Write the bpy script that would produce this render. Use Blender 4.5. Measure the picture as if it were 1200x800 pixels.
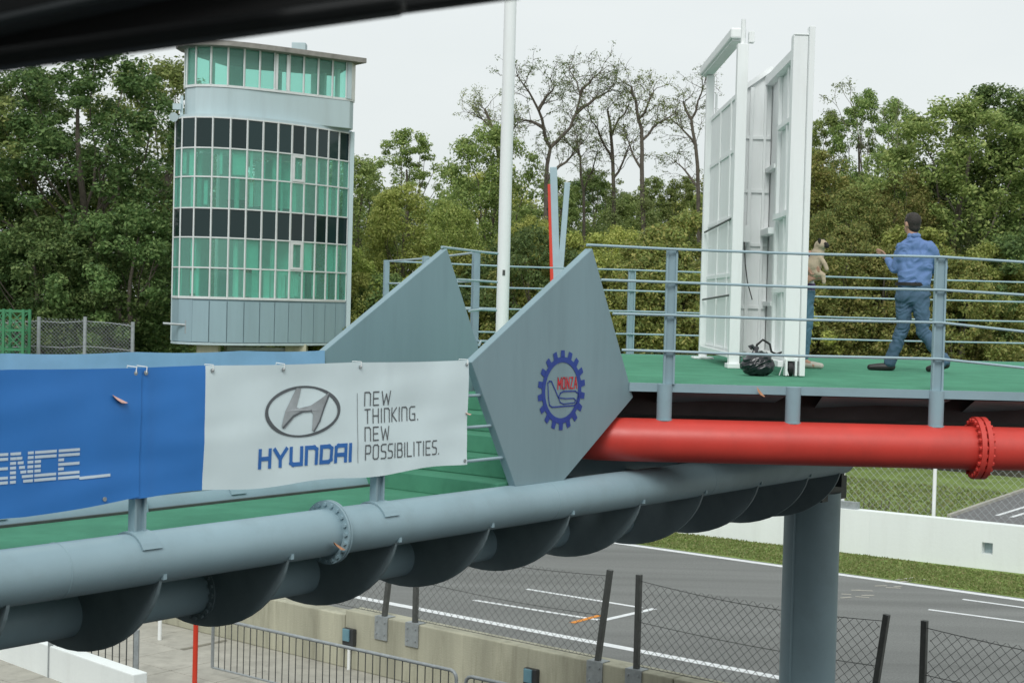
import bpy, bmesh, math, random
import numpy as np
from mathutils import Vector, Matrix, noise
R = math.radians
scene = bpy.context.scene
for o in list(bpy.data.objects): bpy.data.objects.remove(o)
COL = scene.collection

# ------------------------------------------------------------------ camera
EYE = Vector((0, 0, 7.0)); FPX = 1800.0
CAMR = Matrix.Rotation(R(90 - 1.45), 3, 'X') @ Matrix.Rotation(R(1.5), 3, 'Z')
cam_data = bpy.data.cameras.new('camera')
cam_data.sensor_fit = 'HORIZONTAL'; cam_data.sensor_width = 36.0
cam_data.lens = 36.0 * FPX / 1200.0
cam_data.clip_start = 0.05; cam_data.clip_end = 3000
cam_data.dof.use_dof = True; cam_data.dof.focus_distance = 16.0; cam_data.dof.aperture_fstop = 9.0
cam = bpy.data.objects.new('camera', cam_data); COL.objects.link(cam)
cam.matrix_world = Matrix.Translation(EYE) @ CAMR.to_4x4()
scene.camera = cam

# ------------------------------------------------------------------ sky and sun (overcast)
SUN_EL, SUN_AZ = 44.0, 190.0          # azimuth clockwise from +Y (view direction)
world = bpy.data.worlds.new('World'); scene.world = world; world.use_nodes = True
wn, wl = world.node_tree.nodes, world.node_tree.links
wn.clear()
sky = wn.new('ShaderNodeTexSky'); sky.sky_type = 'NISHITA'; sky.sun_disc = False
sky.sun_elevation = R(SUN_EL); sky.sun_rotation = R(SUN_AZ); sky.dust_density = 4.0
skb = wn.new('ShaderNodeVectorMath'); skb.operation = 'SCALE'; skb.inputs[3].default_value = 0.09
wl.new(sky.outputs[0], skb.inputs[0])
tc = wn.new('ShaderNodeTexCoord')
mp = wn.new('ShaderNodeMapping'); mp.inputs['Scale'].default_value = (1.0, 1.0, 2.6)
wl.new(tc.outputs['Generated'], mp.inputs[0])
nz = wn.new('ShaderNodeTexNoise'); nz.inputs['Scale'].default_value = 2.2; nz.inputs['Detail'].default_value = 5
wl.new(mp.outputs[0], nz.inputs['Vector'])
cr = wn.new('ShaderNodeValToRGB')
cr.color_ramp.elements[0].position = 0.3; cr.color_ramp.elements[0].color = (0.715, 0.765, 0.765, 1)
cr.color_ramp.elements[1].position = 0.75; cr.color_ramp.elements[1].color = (0.83, 0.865, 0.855, 1)
wl.new(nz.outputs['Fac'], cr.inputs[0])
mx = wn.new('ShaderNodeMix'); mx.data_type = 'RGBA'; mx.inputs[0].default_value = 0.9
wl.new(skb.outputs[0], mx.inputs[6]); wl.new(cr.outputs[0], mx.inputs[7])
bg = wn.new('ShaderNodeBackground'); bg.inputs[1].default_value = 1.0
wl.new(mx.outputs[2], bg.inputs[0])
wo = wn.new('ShaderNodeOutputWorld'); wl.new(bg.outputs[0], wo.inputs[0])

sun_d = bpy.data.lights.new('sun', 'SUN'); sun_d.energy = 1.5; sun_d.angle = R(26); sun_d.color = (0.98, 1.0, 0.98)
sun = bpy.data.objects.new('sun', sun_d); COL.objects.link(sun)
sd = Vector((math.sin(R(SUN_AZ)) * math.cos(R(SUN_EL)), math.cos(R(SUN_AZ)) * math.cos(R(SUN_EL)), math.sin(R(SUN_EL))))
sun.rotation_euler = (-sd).to_track_quat('-Z', 'Y').to_euler()
scene.view_settings.view_transform = 'Standard'; scene.view_settings.look = 'None'
scene.view_settings.exposure = 0.19; scene.view_settings.gamma = 1.0
scene.render.resolution_x = 1024; scene.render.resolution_y = 682
try:
    scene.cycles.use_denoising = True
    scene.cycles.max_bounces = 8; scene.cycles.transparent_max_bounces = 16
except Exception: pass

# ------------------------------------------------------------------ measuring helpers (site survey from the photograph)
def ray(px, py): return CAMR @ Vector(((px - 600) / FPX, -(py - 400) / FPX, -1))
def atz(px, py, z): d = ray(px, py); return EYE + d * ((z - EYE.z) / d.z)
def aty(px, py, y): d = ray(px, py); return EYE + d * (y / d.y)
def atp(px, py, P0, n): d = ray(px, py); return EYE + d * ((P0 - EYE).dot(n) / d.dot(n))

# ------------------------------------------------------------------ materials
MATS = {}
def mat(name, col, rough=0.6, metal=0.0, var=0.12, vscale=3.0, bump=0.0, bscale=60.0, spec=0.5, streak=False, dirt=0.0, dirtcol=(0.12, 0.11, 0.09), coat=0.0):
    m = bpy.data.materials.new(name); m.use_nodes = True
    nt = m.node_tree; n, l = nt.nodes, nt.links
    b = n['Principled BSDF']
    b.inputs['Roughness'].default_value = rough; b.inputs['Metallic'].default_value = metal
    b.inputs['Specular IOR Level'].default_value = spec
    if coat: b.inputs['Coat Weight'].default_value = coat; b.inputs['Coat Roughness'].default_value = 0.15
    t = n.new('ShaderNodeTexCoord')
    mpp = n.new('ShaderNodeMapping'); l.new(t.outputs['Object'], mpp.inputs[0])
    if streak: mpp.inputs['Scale'].default_value = (1, 1, 0.12)
    nn = n.new('ShaderNodeTexNoise'); nn.inputs['Scale'].default_value = vscale; nn.inputs['Detail'].default_value = 6; nn.inputs['Roughness'].default_value = 0.6
    l.new(mpp.outputs[0], nn.inputs['Vector'])
    ramp = n.new('ShaderNodeValToRGB')
    a = [max(0, c * (1 - var)) for c in col]; d = [min(1, c * (1 + var)) for c in col]
    ramp.color_ramp.elements[0].position = 0.3; ramp.color_ramp.elements[1].position = 0.7
    ramp.color_ramp.elements[0].color = (*a, 1); ramp.color_ramp.elements[1].color = (*d, 1)
    l.new(nn.outputs['Fac'], ramp.inputs[0]); last = ramp.outputs[0]
    if dirt > 0:
        n2 = n.new('ShaderNodeTexNoise'); n2.inputs['Scale'].default_value = vscale * 2.3; n2.inputs['Detail'].default_value = 8; n2.inputs['Roughness'].default_value = 0.7
        l.new(mpp.outputs[0], n2.inputs['Vector'])
        r2 = n.new('ShaderNodeValToRGB'); r2.color_ramp.elements[0].position = 0.5; r2.color_ramp.elements[1].position = 0.8
        r2.color_ramp.elements[0].color = (0, 0, 0, 1); r2.color_ramp.elements[1].color = (dirt, dirt, dirt, 1)
        l.new(n2.outputs['Fac'], r2.inputs[0])
        mm = n.new('ShaderNodeMix'); mm.data_type = 'RGBA'; mm.inputs[7].default_value = (*dirtcol, 1)
        l.new(r2.outputs[0], mm.inputs[0]); l.new(last, mm.inputs[6]); last = mm.outputs[2]
        rr = n.new('ShaderNodeMapRange'); rr.inputs[3].default_value = rough; rr.inputs[4].default_value = min(1, rough + 0.25)
        l.new(n2.outputs['Fac'], rr.inputs[0]); l.new(rr.outputs[0], b.inputs['Roughness'])
    l.new(last, b.inputs['Base Color'])
    if bump > 0:
        nb = n.new('ShaderNodeTexNoise'); nb.inputs['Scale'].default_value = bscale; nb.inputs['Detail'].default_value = 4
        l.new(t.outputs['Object'], nb.inputs['Vector'])
        bp = n.new('ShaderNodeBump'); bp.inputs['Strength'].default_value = bump; bp.inputs['Distance'].default_value = 0.02
        l.new(nb.outputs['Fac'], bp.inputs['Height']); l.new(bp.outputs[0], b.inputs['Normal'])
    MATS[name] = m
    return m

def leaf_mat(name, cols, trans=0.35):
    m = bpy.data.materials.new(name); m.use_nodes = True
    n, l = m.node_tree.nodes, m.node_tree.links; n.clear()
    g = n.new('ShaderNodeNewGeometry'); oi = n.new('ShaderNodeObjectInfo')
    r = n.new('ShaderNodeValToRGB'); els = r.color_ramp.elements
    els[0].position = 0; els[0].color = (*cols[0], 1); els[1].position = 1; els[1].color = (*cols[-1], 1)
    for i, c in enumerate(cols[1:-1]):
        e = els.new((i + 1) / (len(cols) - 1)); e.color = (*c, 1)
    l.new(g.outputs['Random Per Island'], r.inputs[0])
    hs = n.new('ShaderNodeHueSaturation'); hs.inputs['Saturation'].default_value = 0.9
    mr = n.new('ShaderNodeMapRange'); mr.inputs[3].default_value = 0.482; mr.inputs[4].default_value = 0.512
    mv = n.new('ShaderNodeMapRange'); mv.inputs[3].default_value = 0.82; mv.inputs[4].default_value = 1.32
    l.new(oi.outputs['Random'], mr.inputs[0]); l.new(mr.outputs[0], hs.inputs['Hue'])
    wn_ = n.new('ShaderNodeMath'); wn_.operation = 'FRACT'; ml = n.new('ShaderNodeMath'); ml.operation = 'MULTIPLY'; ml.inputs[1].default_value = 7.31
    l.new(oi.outputs['Random'], ml.inputs[0]); l.new(ml.outputs[0], wn_.inputs[0]); l.new(wn_.outputs[0], mv.inputs[0]); l.new(mv.outputs[0], hs.inputs['Value'])
    l.new(r.outputs[0], hs.inputs['Color'])
    d = n.new('ShaderNodeBsdfPrincipled'); d.inputs['Roughness'].default_value = 0.55; d.inputs['Specular IOR Level'].default_value = 0.2
    tr = n.new('ShaderNodeBsdfTranslucent'); ms = n.new('ShaderNodeMixShader'); ms.inputs[0].default_value = trans
    l.new(hs.outputs[0], d.inputs['Base Color']); l.new(hs.outputs[0], tr.inputs['Color'])
    l.new(d.outputs[0], ms.inputs[1]); l.new(tr.outputs[0], ms.inputs[2])
    o = n.new('ShaderNodeOutputMaterial'); l.new(ms.outputs[0], o.inputs[0])
    MATS[name] = m; return m

def glass_mat(name, tint, body, fac, rough=0.04, spec=1.0):
    m = bpy.data.materials.new(name); m.use_nodes = True
    n, l = m.node_tree.nodes, m.node_tree.links; n.clear()
    t = n.new('ShaderNodeBsdfTransparent'); t.inputs[0].default_value = (*tint, 1)
    p = n.new('ShaderNodeBsdfPrincipled'); p.inputs['Roughness'].default_value = rough; p.inputs['Specular IOR Level'].default_value = spec
    oi = n.new('ShaderNodeObjectInfo'); hs = n.new('ShaderNodeHueSaturation'); hs.inputs['Color'].default_value = (*body, 1)
    mv = n.new('ShaderNodeMapRange'); mv.inputs[3].default_value = 0.72; mv.inputs[4].default_value = 1.28
    l.new(oi.outputs['Random'], mv.inputs[0]); l.new(mv.outputs[0], hs.inputs['Value']); l.new(hs.outputs[0], p.inputs['Base Color'])
    ms = n.new('ShaderNodeMixShader'); ms.inputs[0].default_value = fac
    l.new(t.outputs[0], ms.inputs[1]); l.new(p.outputs[0], ms.inputs[2])
    o = n.new('ShaderNodeOutputMaterial'); l.new(ms.outputs[0], o.inputs[0])
    MATS[name] = m; return m

mat('steel', (0.275, 0.390, 0.440), 0.34, var=0.09, vscale=1.3, dirt=0.3, dirtcol=(0.17, 0.21, 0.22), bump=0.05, bscale=9)
mat('steel_shaded', (0.205, 0.265, 0.290), 0.45, var=0.12, vscale=2, dirt=0.35, dirtcol=(0.10, 0.115, 0.12))  # same paint as steel, with the underside shade put into a darker colour
mat('steel_plate', (0.228, 0.335, 0.375), 0.42, var=0.06, vscale=2.2, dirt=0.28, dirtcol=(0.14, 0.20, 0.215), bump=0.02, bscale=4, streak=True)
mat('steel_light', (0.340, 0.460, 0.510), 0.35, var=0.06)
mat('carpet', (0.092, 0.285, 0.182), 0.95, var=0.14, vscale=2.2, bump=0.3, bscale=240, spec=0.1, dirt=0.45, dirtcol=(0.06, 0.18, 0.115))
mat('red_paint', (0.620, 0.058, 0.044), 0.28, var=0.10, vscale=2.0, dirt=0.35, dirtcol=(0.34, 0.05, 0.04), bump=0.03, bscale=7)
mat('white_paint', (0.840, 0.860, 0.860), 0.45, var=0.03, vscale=4, dirt=0.2, dirtcol=(0.5, 0.49, 0.45), streak=True)
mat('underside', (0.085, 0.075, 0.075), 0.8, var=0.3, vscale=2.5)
mat('dark_metal', (0.035, 0.038, 0.040), 0.5, var=0.2)
mat('galv', (0.33, 0.36, 0.37), 0.5, metal=0.3, var=0.18, vscale=9)
mat('galv_dark', (0.09, 0.095, 0.09), 0.55, metal=0.2, var=0.2, vscale=9)
mat('concrete', (0.420, 0.410, 0.315), 0.9, var=0.22, vscale=1.6, dirt=0.65, dirtcol=(0.15, 0.14, 0.10), bump=0.35, bscale=35, streak=True)
mat('paving', (0.400, 0.385, 0.335), 0.9, var=0.15, vscale=2, dirt=0.4, bump=0.2, bscale=40)
mat('white_wall', (0.820, 0.860, 0.850), 0.75, var=0.03, vscale=1.2, dirt=0.16, dirtcol=(0.45, 0.44, 0.40), bump=0.2, bscale=12, streak=True)
mat('line_paint', (0.72, 0.74, 0.75), 0.7, var=0.12, vscale=6, dirt=0.25, dirtcol=(0.35, 0.35, 0.35))
mat('orange_paint', (0.70, 0.26, 0.03), 0.7, var=0.1)
mat('banner_white', (0.740, 0.860, 0.890), 0.55, var=0.04, vscale=1.5, dirt=0.08, dirtcol=(0.45, 0.46, 0.46))
mat('banner_blue', (0.028, 0.200, 0.600), 0.5, var=0.07, vscale=1.5)
mat('banner_back', (0.26, 0.48, 0.72), 0.55, var=0.10, vscale=3)
mat('print_blue', (0.03, 0.16, 0.50), 0.5, var=0.04)
mat('print_grey', (0.11, 0.12, 0.13), 0.5, var=0.05)
mat('print_light', (0.620, 0.740, 0.840), 0.5, var=0.05)
mat('chrome_dark', (0.11, 0.125, 0.14), 0.35, var=0.15, vscale=5)
mat('chrome_mid', (0.36, 0.39, 0.41), 0.35, var=0.25, vscale=5)
mat('gear_blue', (0.018, 0.055, 0.30), 0.5, var=0.06)
mat('print_red', (0.62, 0.02, 0.035), 0.5, var=0.05)
mat('tower_panel', (0.270, 0.385, 0.430), 0.5, var=0.07, vscale=2, dirt=0.2, dirtcol=(0.24, 0.27, 0.28), streak=True)
mat('tower_wall', (0.450, 0.555, 0.580), 0.6, var=0.05, vscale=1.2, dirt=0.25, dirtcol=(0.33, 0.36, 0.36), streak=True)
mat('mullion', (0.66, 0.69, 0.69), 0.4, var=0.05)
mat('roof_slab', (0.27, 0.26, 0.24), 0.85, var=0.25, vscale=2, dirt=0.4)
mat('interior', (0.74, 0.76, 0.73), 0.8, var=0.1)
mat('added_blind_white', (0.88, 0.90, 0.88), 0.8, var=0.05)
mat('interior_dark', (0.06, 0.07, 0.07), 0.8, var=0.2)
mat('bark', (0.11, 0.095, 0.075), 0.95, var=0.3, vscale=6, bump=0.5, bscale=20)
mat('bark_pale', (0.17, 0.155, 0.125), 0.95, var=0.3, vscale=6, bump=0.5, bscale=20)
mat('black_bag', (0.012, 0.014, 0.018), 0.22, var=0.2, spec=0.7)
mat('rubber', (0.016, 0.016, 0.017), 0.6, var=0.2)
mat('frame_black', (0.008, 0.009, 0.010), 0.65, var=0.25, vscale=8)
mat('frame_grey', (0.022, 0.028, 0.032), 0.6, var=0.15, vscale=8)
mat('truss_green', (0.05, 0.22, 0.10), 0.5, var=0.1)
mat('skin', (0.48, 0.27, 0.19), 0.55, var=0.06, vscale=8)
mat('hair_dark', (0.028, 0.022, 0.018), 0.6, var=0.3, vscale=30, bump=0.5, bscale=120)
mat('hair_brown', (0.14, 0.075, 0.04), 0.6, var=0.3, vscale=30, bump=0.5, bscale=120)
mat('shirt_blue', (0.135, 0.225, 0.455), 0.8, var=0.07, vscale=5, bump=0.15, bscale=25)
mat('jeans', (0.070, 0.125, 0.195), 0.9, var=0.28, vscale=5, bump=0.2, bscale=40)
mat('jeans_light', (0.10, 0.20, 0.28), 0.9, var=0.2, vscale=5, bump=0.2, bscale=40)
mat('shoe_dark', (0.02, 0.018, 0.018), 0.5, var=0.2)
mat('shoe_pale', (0.55, 0.50, 0.44), 0.6, var=0.1)
mat('leather', (0.02, 0.016, 0.013), 0.5, var=0.1)
mat('fur_fawn', (0.55, 0.44, 0.32), 0.9, var=0.15, vscale=12)
mat('fur_black', (0.02, 0.018, 0.016), 0.8, var=0.2)
mat('dry_leaf', (0.500, 0.250, 0.140), 0.8, var=0.25, vscale=30)
mat('dry_leaf_pink', (0.750, 0.450, 0.380), 0.7, var=0.25, vscale=30)
mat('device_blue', (0.140, 0.280, 0.340), 0.4, var=0.1)
mat('red_pole', (0.62, 0.045, 0.02), 0.4, var=0.06)
glass_mat('glass_light', (0.60, 0.92, 0.84), (0.34, 0.58, 0.52), 0.24)  # pale aqua body colour partly stands in for reflected sky
glass_mat('glass_dark', (0.10, 0.18, 0.18), (0.014, 0.034, 0.036), 0.97, 0.05, 0.35)
leaf_mat('leaf_dark', [(0.047, 0.095, 0.025), (0.089, 0.166, 0.042), (0.141, 0.234, 0.062), (0.223, 0.312, 0.094)], 0.42)
leaf_mat('leaf_mid', [(0.108, 0.170, 0.041), (0.185, 0.275, 0.062), (0.264, 0.359, 0.088), (0.356, 0.418, 0.122)], 0.42)
leaf_mat('leaf_yellow', [(0.198, 0.263, 0.046), (0.306, 0.378, 0.068), (0.414, 0.472, 0.097), (0.486, 0.504, 0.130)], 0.42)
leaf_mat('leaf_olive', [(0.135, 0.180, 0.042), (0.225, 0.278, 0.062), (0.315, 0.345, 0.085), (0.40, 0.345, 0.098)], 0.42)
leaf_mat('leaf_fine', [(0.131, 0.188, 0.058), (0.216, 0.277, 0.089), (0.293, 0.347, 0.122)], 0.42)
leaf_mat('grass_blade', [(0.12, 0.165, 0.035), (0.165, 0.21, 0.05), (0.21, 0.245, 0.07), (0.30, 0.275, 0.12)], 0.25)
mat('asphalt_plain', (0.15, 0.15, 0.152), 0.85, var=0.15, vscale=2)

def shirt_stripes():
    m = mat('shirt_striped', (0.6, 0.6, 0.62), 0.8)
    n, l = m.node_tree.nodes, m.node_tree.links
    t = n.new('ShaderNodeTexCoord'); w = n.new('ShaderNodeTexWave'); w.bands_direction = 'Z'; w.inputs['Scale'].default_value = 6; w.inputs['Distortion'].default_value = 2
    l.new(t.outputs['Object'], w.inputs['Vector'])
    r = n.new('ShaderNodeValToRGB'); r.color_ramp.interpolation = 'CONSTANT'
    r.color_ramp.elements[0].color = (0.10, 0.05, 0.17, 1); r.color_ramp.elements[1].position = 0.5; r.color_ramp.elements[1].color = (0.62, 0.60, 0.62, 1)
    l.new(w.outputs['Fac'], r.inputs[0]); l.new(r.outputs[0], n['Principled BSDF'].inputs['Base Color'])
shirt_stripes()

def ground_mats():
    # asphalt: fine aggregate, tyre-polished bands along the track, patches
    m = mat('asphalt', (0.125, 0.125, 0.128), 0.85, var=0.12, vscale=0.5, bump=0.35, bscale=90)
    n, l = m.node_tree.nodes, m.node_tree.links
    t = n.new('ShaderNodeTexCoord')
    mp_ = n.new('ShaderNodeMapping'); mp_.inputs['Rotation'].default_value = (0, 0, R(38)); mp_.inputs['Scale'].default_value = (0.05, 1.0, 1)
    l.new(t.outputs['Object'], mp_.inputs[0])
    n1 = n.new('ShaderNodeTexNoise'); n1.inputs['Scale'].default_value = 1.1; n1.inputs['Detail'].default_value = 5
    l.new(mp_.outputs[0], n1.inputs['Vector'])
    n2 = n.new('ShaderNodeTexNoise'); n2.inputs['Scale'].default_value = 24; n2.inputs['Detail'].default_value = 3
    l.new(t.outputs['Object'], n2.inputs['Vector'])
    r1 = n.new('ShaderNodeValToRGB'); r1.color_ramp.elements[0].position = 0.3; r1.color_ramp.elements[1].position = 0.72
    r1.color_ramp.elements[0].color = (0.142, 0.147, 0.141, 1); r1.color_ramp.elements[1].color = (0.205, 0.211, 0.203, 1)
    l.new(n1.outputs['Fac'], r1.inputs[0])
    mm = n.new('ShaderNodeMix'); mm.data_type = 'RGBA'; mm.blend_type = 'MULTIPLY'; mm.inputs[0].default_value = 0.5
    r2 = n.new('ShaderNodeMapRange'); r2.inputs[1].default_value = 0.3; r2.inputs[2].default_value = 0.7; r2.inputs[3].default_value = 0.6; r2.inputs[4].default_value = 1.35
    l.new(n2.outputs['Fac'], r2.inputs[0]); l.new(r1.outputs[0], mm.inputs[6]); l.new(r2.outputs[0], mm.inputs[7])
    l.new(mm.outputs[2], n['Principled BSDF'].inputs['Base Color'])
    mat('asphalt_dark', (0.060, 0.062, 0.062), 0.85, var=0.2, vscale=0.6, bump=0.3, bscale=60)
    mat('grass_ground', (0.165, 0.235, 0.055), 0.95, var=0.3, vscale=0.9, dirt=0.5, dirtcol=(0.16, 0.13, 0.06), bump=0.8, bscale=14)
    mat('forest_floor', (0.045, 0.042, 0.022), 0.95, var=0.4, vscale=0.5, bump=0.6, bscale=6)
ground_mats()

# ------------------------------------------------------------------ mesh helpers
OFF = {}
def prop(o, label=None, cat=None, group=None, kind=None):
    if label: o['label'] = label
    if cat: o['category'] = cat
    if group: o['group'] = group
    if kind: o['kind'] = kind
    return o
def thing(name, label, cat, loc, group=None):
    o = bpy.data.objects.new(name, None); COL.objects.link(o); o.location = loc; o.empty_display_size = 0.1
    OFF[o.name] = Vector(loc); return prop(o, label, cat, group)
def off(o): return OFF.get(o.name, Vector((0, 0, 0)))

class MB:
    def __init__(s): s.v = []; s.f = []
    def add(s, vs, fs):
        k = len(s.v); s.v += [Vector(p) for p in vs]; s.f += [tuple(i + k for i in f) for f in fs]; return s
    def box(s, lo, hi):
        x0, y0, z0 = lo; x1, y1, z1 = hi
        return s.add([(x0, y0, z0), (x1, y0, z0), (x1, y1, z0), (x0, y1, z0), (x0, y0, z1), (x1, y0, z1), (x1, y1, z1), (x0, y1, z1)],
                     [(0, 3, 2, 1), (4, 5, 6, 7), (0, 1, 5, 4), (1, 2, 6, 5), (2, 3, 7, 6), (3, 0, 4, 7)])
    def obox(s, c, ax, ay, az):      # oriented box: centre and three half-axis vectors
        c = Vector(c); ax, ay, az = Vector(ax), Vector(ay), Vector(az)
        vs = [c + sx * ax + sy * ay + sz * az for sz in (-1, 1) for sx, sy in ((-1, -1), (1, -1), (1, 1), (-1, 1))]
        return s.add(vs, [(0, 3, 2, 1), (4, 5, 6, 7), (0, 1, 5, 4), (1, 2, 6, 5), (2, 3, 7, 6), (3, 0, 4, 7)])
    def beam(s, p, q, w, h, up=(0, 0, 1)):
        p, q = Vector(p), Vector(q); d = q - p; t = d.normalized(); sd_ = t.cross(Vector(up))
        if sd_.length < 1e-4: sd_ = t.cross(Vector((0, 1, 0)))
        sd_.normalize(); u = sd_.cross(t)
        return s.obox((p + q) / 2, d / 2, sd_ * w / 2, u * h / 2)
    def tube(s, pts, r, n=8, cap=True):
        pts = [Vector(p) for p in pts]; m = len(pts)
        rs = [r] * m if not hasattr(r, '__len__') else list(r)
        k0 = len(s.v); prev = None
        for i, p in enumerate(pts):
            t = (pts[min(i + 1, m - 1)] - pts[max(i - 1, 0)]).normalized()
            if prev is None:
                a = t.orthogonal().normalized()
            else:
                a = (prev - t * prev.dot(t))
                a = a.normalized() if a.length > 1e-6 else t.orthogonal().normalized()
            prev = a; b = t.cross(a)
            for j in range(n):
                th = 2 * math.pi * j / n; s.v.append(p + (a * math.cos(th) + b * math.sin(th)) * rs[i])
        for i in range(m - 1):
            for j in range(n):
                s.f.append((k0 + i * n + j, k0 + i * n + (j + 1) % n, k0 + (i + 1) * n + (j + 1) % n, k0 + (i + 1) * n + j))
        if cap:
            s.f.append(tuple(k0 + j for j in range(n))[::-1]); s.f.append(tuple(k0 + (m - 1) * n + j for j in range(n)))
        return s
    def prism(s, poly, ext):       # 3D polygon extruded by vector
        k = len(poly); ext = Vector(ext); P = [Vector(p) for p in poly]
        fs = [tuple(range(k))[::-1], tuple(range(k, 2 * k))] + [(i, (i + 1) % k, k + (i + 1) % k, k + i) for i in range(k)]
        return s.add(P + [p + ext for p in P], fs)
    def build(s, name, m, parent=None, smooth=False, bevel=0.0, angle=40, **kw):
        o0 = off(parent) if parent else Vector((0, 0, 0))
        me = bpy.data.meshes.new(name); me.from_pydata([tuple(v - o0) for v in s.v], [], s.f)
        bm = bmesh.new(); bm.from_mesh(me); bmesh.ops.recalc_face_normals(bm, faces=bm.faces); bm.to_mesh(me); bm.free()
        if m: me.materials.append(MATS[m])
        if smooth:
            for p in me.polygons: p.use_smooth = True
            me.set_sharp_from_angle(angle=R(angle))
        o = bpy.data.objects.new(name, me); COL.objects.link(o)
        if parent: o.parent = parent; OFF[o.name] = o0
        if bevel:
            b = o.modifiers.new('bevel', 'BEVEL'); b.width = bevel; b.segments = 2; b.limit_method = 'ANGLE'
        return prop(o, **kw) if kw else o
def clone(src, parent, loc, rot=None):
    c = src.copy(); COL.objects.link(c); c.parent = parent; c.location = loc
    if rot: c.rotation_euler = rot
    OFF[c.name] = off(parent) if parent else Vector((0, 0, 0)); return c
def copy_tree(root, loc, rz=0, sc=1.0, label=None, group=None):
    c = root.copy(); COL.objects.link(c); c.location = loc; c.rotation_euler = (0, 0, rz); c.scale = (sc, sc, sc) if not hasattr(sc, '__len__') else sc
    if label: c['label'] = label
    if group: c['group'] = group
    for ch in root.children:
        k = ch.copy(); COL.objects.link(k); k.parent = c
    return c
def sheet(name, m, pts, z, kind='structure'):
    return MB().add([(p[0], p[1], z) for p in pts], [tuple(range(len(pts)))]).build(name, m, kind=kind)
def grid_mesh(fn, nu, nv):
    mb = MB(); vs = [fn(i / nu, j / nv) for j in range(nv + 1) for i in range(nu + 1)]
    fs = [(j * (nu + 1) + i, j * (nu + 1) + i + 1, (j + 1) * (nu + 1) + i + 1, (j + 1) * (nu + 1) + i) for j in range(nv) for i in range(nu)]
    return mb.add(vs, fs)

# ------------------------------------------------------------------ site axes
TD = Vector((-0.789, 0.614, 0)).normalized()     # along the race track (left and away)
TN = Vector((0.614, 0.789, 0)).normalized()      # across the track, away from the pits
def tk(n, t, z=0.0): return TN * n + TD * t + Vector((0, 0, z))
# ================================================================== THE SETTING
sheet('ground', 'forest_floor', [(-1500, -300), (1500, -300), (1500, 2200), (-1500, 2200)], -0.012)
def strip(name, m, n0, n1, t0, t1, z): return sheet(name, m, [tk(n0, t0), tk(n1, t0), tk(n1, t1), tk(n0, t1)], z)
strip('pit_lane', 'asphalt_dark', -40, 19.5, -120, 200, -0.004)
strip('pit_apron', 'paving', 19.5, 25.0, -120, 200, 0.0)
strip('race_track', 'asphalt', 24.0, 37.85, -160, 260, 0.004)
strip('grass_verge', 'grass_ground', 37.85, 41.2, -160, 260, 0.002)
strip('infield', 'grass_ground', 41.2, 66, -160, 260, 0.0)
def tline(p, q, w, m='line_paint', name='track_marking', z=0.009):
    a, b = atz(*p, 0), atz(*q, 0); d = (b - a).normalized(); s_ = Vector((-d.y, d.x, 0)) * w / 2
    return sheet(name, m, [a - s_, b - s_, b + s_, a + s_], z)
strip('track_marking', 'line_paint', 26.04, 26.30, -160, 260, 0.008)
strip('track_marking', 'line_paint', 37.45, 37.72, -160, 260, 0.008)
for a_, b_, w_ in [((617, 690), (752, 712), 0.14), ((555, 703), (706, 727), 0.14), ((703, 727.5), (767, 713), 0.16),
                   ((1088, 714), (1260, 737), 0.14), ((1128, 702), (1290, 724), 0.14)]:
    tline(a_, b_, w_, z=0.0085)
tline((670, 730), (703, 721), 0.14, 'orange_paint', 'track_marking', 0.0125)
rnd = random.Random(5)
for i in range(14):   # worn scrub marks on the grid
    x = rnd.uniform(985, 1070); y = 700 - (x - 985) * 0.25 + rnd.uniform(-6, 4)
    tline((x, y), (x + rnd.uniform(8, 20), y + rnd.uniform(-2, 1)), 0.10, 'paving', 'track_marking', 0.0095 + i * 0.0002)
# service road beyond the white wall at the right
ra = [atz(1112, 606, 0), atz(1215, 570, 0), atz(1420, 590, 0), atz(1300, 640, 0)]
sheet('service_road', 'asphalt_plain', ra, 0.006)
RS = 1.0 if sum(a.x * b.y - b.x * a.y for a, b in zip(ra, ra[1:] + ra[:1])) < 0 else -1.0
tline((1168, 604), (1230, 585), 0.16, name='road_marking', z=0.011)
tline((1185, 606), (1245, 588), 0.16, name='road_marking', z=0.0105)
kb = MB().beam(ra[0] + Vector((0, 0, 0.05)), ra[1] + Vector((0, 0, 0.05)), 0.14, 0.12)
kb.build('kerb', 'paving', kind='structure')

# grass tufts on the verge and the bank (nobody could count them)
def grass(name, area, count, h, seed):
    rg = np.random.default_rng(seed); n0, n1, t0, t1 = area
    n = rg.uniform(n0, n1, count); t = rg.uniform(t0, t1, count)
    base = np.outer(n, np.array(TN)) + np.outer(t, np.array(TD))
    PX = [(p.x, p.y) for p in ra]; ins = np.ones(count, bool)
    for (x0, y0), (x1, y1) in zip(PX, PX[1:] + PX[:1]): ins &= ((x1 - x0) * (base[:, 1] - y0) - (y1 - y0) * (base[:, 0] - x0)) * RS < 0.0
    base = base[~ins]; count = len(base)
    ang = rg.uniform(0, 6.28, count); hh = h * rg.uniform(0.4, 1.2, count); wd = rg.uniform(0.02, 0.05, count)
    dx = np.stack([np.cos(ang), np.sin(ang), 0 * ang], 1) * wd[:, None]
    lean = np.stack([rg.normal(0, .3, count), rg.normal(0, .3, count), np.ones(count)], 1) * hh[:, None]
    v = np.empty((count, 3, 3)); v[:, 0] = base - dx; v[:, 1] = base + dx; v[:, 2] = base + lean
    quads_to_obj(name, v.reshape(-1, 3), 3, 'grass_blade', None, kind='stuff', label='short patchy green grass on the verge and bank beside the track')
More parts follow.
